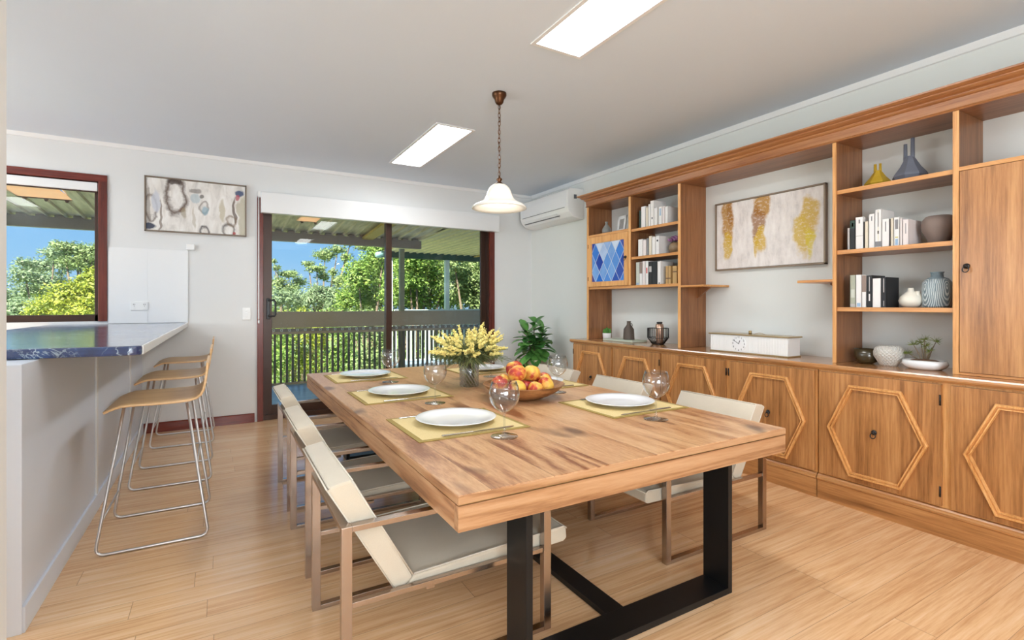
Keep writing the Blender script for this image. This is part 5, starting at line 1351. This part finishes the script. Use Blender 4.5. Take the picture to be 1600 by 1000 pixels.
ptree('broadleaf_tree', 'large bright broad-leaved tree filling the right glass panel, left of the pale post', 655, 14.5, [(640, 430, 28, 26), (665, 420, 26, 28), (650, 400, 34, 20), (690, 440, 24, 28), (650, 465, 40, 24), (620, 460, 24, 28), (680, 400, 28, 20), (630, 400, 20, 26), (700, 465, 26, 22)], 9500, .085, M['leafB'], 8)
ptree('broadleaf_tree', 'dark green broad-leaved tree at the far right of the glass door', 745, 14, [(715, 440, 22, 28), (740, 425, 26, 26), (765, 440, 26, 30), (745, 462, 34, 22), (710, 410, 20, 18), (775, 405, 24, 20), (730, 400, 26, 24), (760, 470, 30, 20)], 8500, .08, M['leafA'], 9)
ptree('broadleaf_tree', 'shaded tree mass behind the two broad-leaved trees at the right', 700, 19, [(625, 400, 26, 40), (655, 430, 30, 50), (690, 420, 30, 55), (725, 430, 30, 50), (760, 420, 30, 55), (790, 440, 26, 50)], 7000, .13, M['leafA'], 10)
# palm
pb = rayat(500, 23, GZ); r = thing('palm_tree', 'feathery palm fronds rising above the railing, left glass panel', 'tree', pb)
m = MB(); rnd = random.Random(4)
hc = 1.25+(475-458)*23/785-GZ
for k in range(26):
    a = rnd.uniform(0, 2*PI); el = rnd.uniform(.0, 1.1); L_ = rnd.uniform(1.0, 1.5); prev = None
    for i in range(12):
        t = i/11; p = Vector((math.cos(a)*math.cos(el)*L_*t, math.sin(a)*math.cos(el)*L_*t, hc+math.sin(el)*L_*t-.75*L_*t*t))
        if prev is not None:
            dr = (p-prev).normalized(); sd_ = dr.cross(Vector((0, 0, 1))).normalized(); ll = .38*math.sin(PI*min(1, t+.08))+.05
            for s_ in (-1, 1): q = p+sd_*s_*ll+dr*.15-Vector((0, 0, .12)); m.quad([prev, p, q]) if True else None
        prev = p
m.build('fronds', M['leafC'], r); MB().tube([(0, 0, 0), (0, 0, hc)], .12, 8).build('trunk', M['bark'], r)
# undergrowth behind the balusters
BS = [(430, 15, 'leafB', 'green shrub below the railing at the far left of the door'), (478, 15.5, 'leafD', 'yellow-flecked shrub below the railing, left glass panel'), (530, 15, 'leafB', 'green shrub below the railing in the middle of the left glass panel'), (585, 14.5, 'leafA', 'dark shrub below the railing beside the door mullion'),
      (640, 15, 'leafB', 'bright shrub below the railing right of the mullion'), (700, 15, 'leafA', 'shrub below the railing behind the yellow flowers'), (765, 15, 'leafB', 'shrub below the railing at the far right of the door')]
for k, (px_, dd, mt, lb) in enumerate(BS):
    ptree('shrub', lb, px_, dd, [(px_-16, 505, 24, 26), (px_+14, 520, 26, 30), (px_, 560, 34, 34), (px_-6, 620, 36, 40)], 3600, .085, M[mt], 30+k, trunk=False, cat='shrub', group='shrubs below the railing')
# trees seen through the kitchen window
ptree('gum_tree', 'grey-green gum tree in the kitchen window, left', 70, 20, [(85, 395, 18, 12), (60, 415, 24, 14), (40, 430, 20, 14), (100, 410, 20, 16), (35, 410, 8, 6), (75, 440, 28, 16), (50, 455, 26, 16), (25, 470, 20, 14)], 4600, .10, M['leafC'], 12)
ptree('gum_tree', 'taller gum tree in the kitchen window, right', 130, 18, [(100, 384, 16, 8), (120, 390, 18, 10), (145, 395, 16, 14), (125, 408, 22, 14), (165, 400, 20, 20), (150, 420, 20, 14)], 4200, .095, M['leafA'], 13)
ptree('bushy_tree', 'yellow-green bushy tree low in the kitchen window', 120, 14, [(115, 455, 28, 18), (140, 440, 20, 18), (95, 470, 24, 16), (150, 465, 22, 22), (70, 485, 26, 16), (130, 485, 32, 20), (165, 430, 20, 26)], 6000, .08, M['leafD'], 14)
ptree('bushy_tree', 'grey-green bush at the lower left of the kitchen window', 25, 17, [(20, 485, 26, 20), (50, 480, 24, 16), (80, 500, 30, 20), (0, 470, 20, 20), (-20, 450, 24, 30)], 3600, .09, M['leafC'], 15)
# distant wooded hillside
for k, (px_, dd, sy, mt, lb) in enumerate([(440, 60, 474, 'leafA', 'distant wooded slope seen at the left of the glass door'), (40, 60, 470, 'leafC', 'distant wooded slope seen in the kitchen window')]):
    sp_ = [(px_+dx, sy+14+(abs(dx) % 7), 34, 16) for dx in range(-110, 130, 34)]
    ptree('wooded_slope', lb, px_, dd, sp_, 5000, .34, M[mt], 40+k, trunk=False, cat='trees', group='distant wooded slopes')
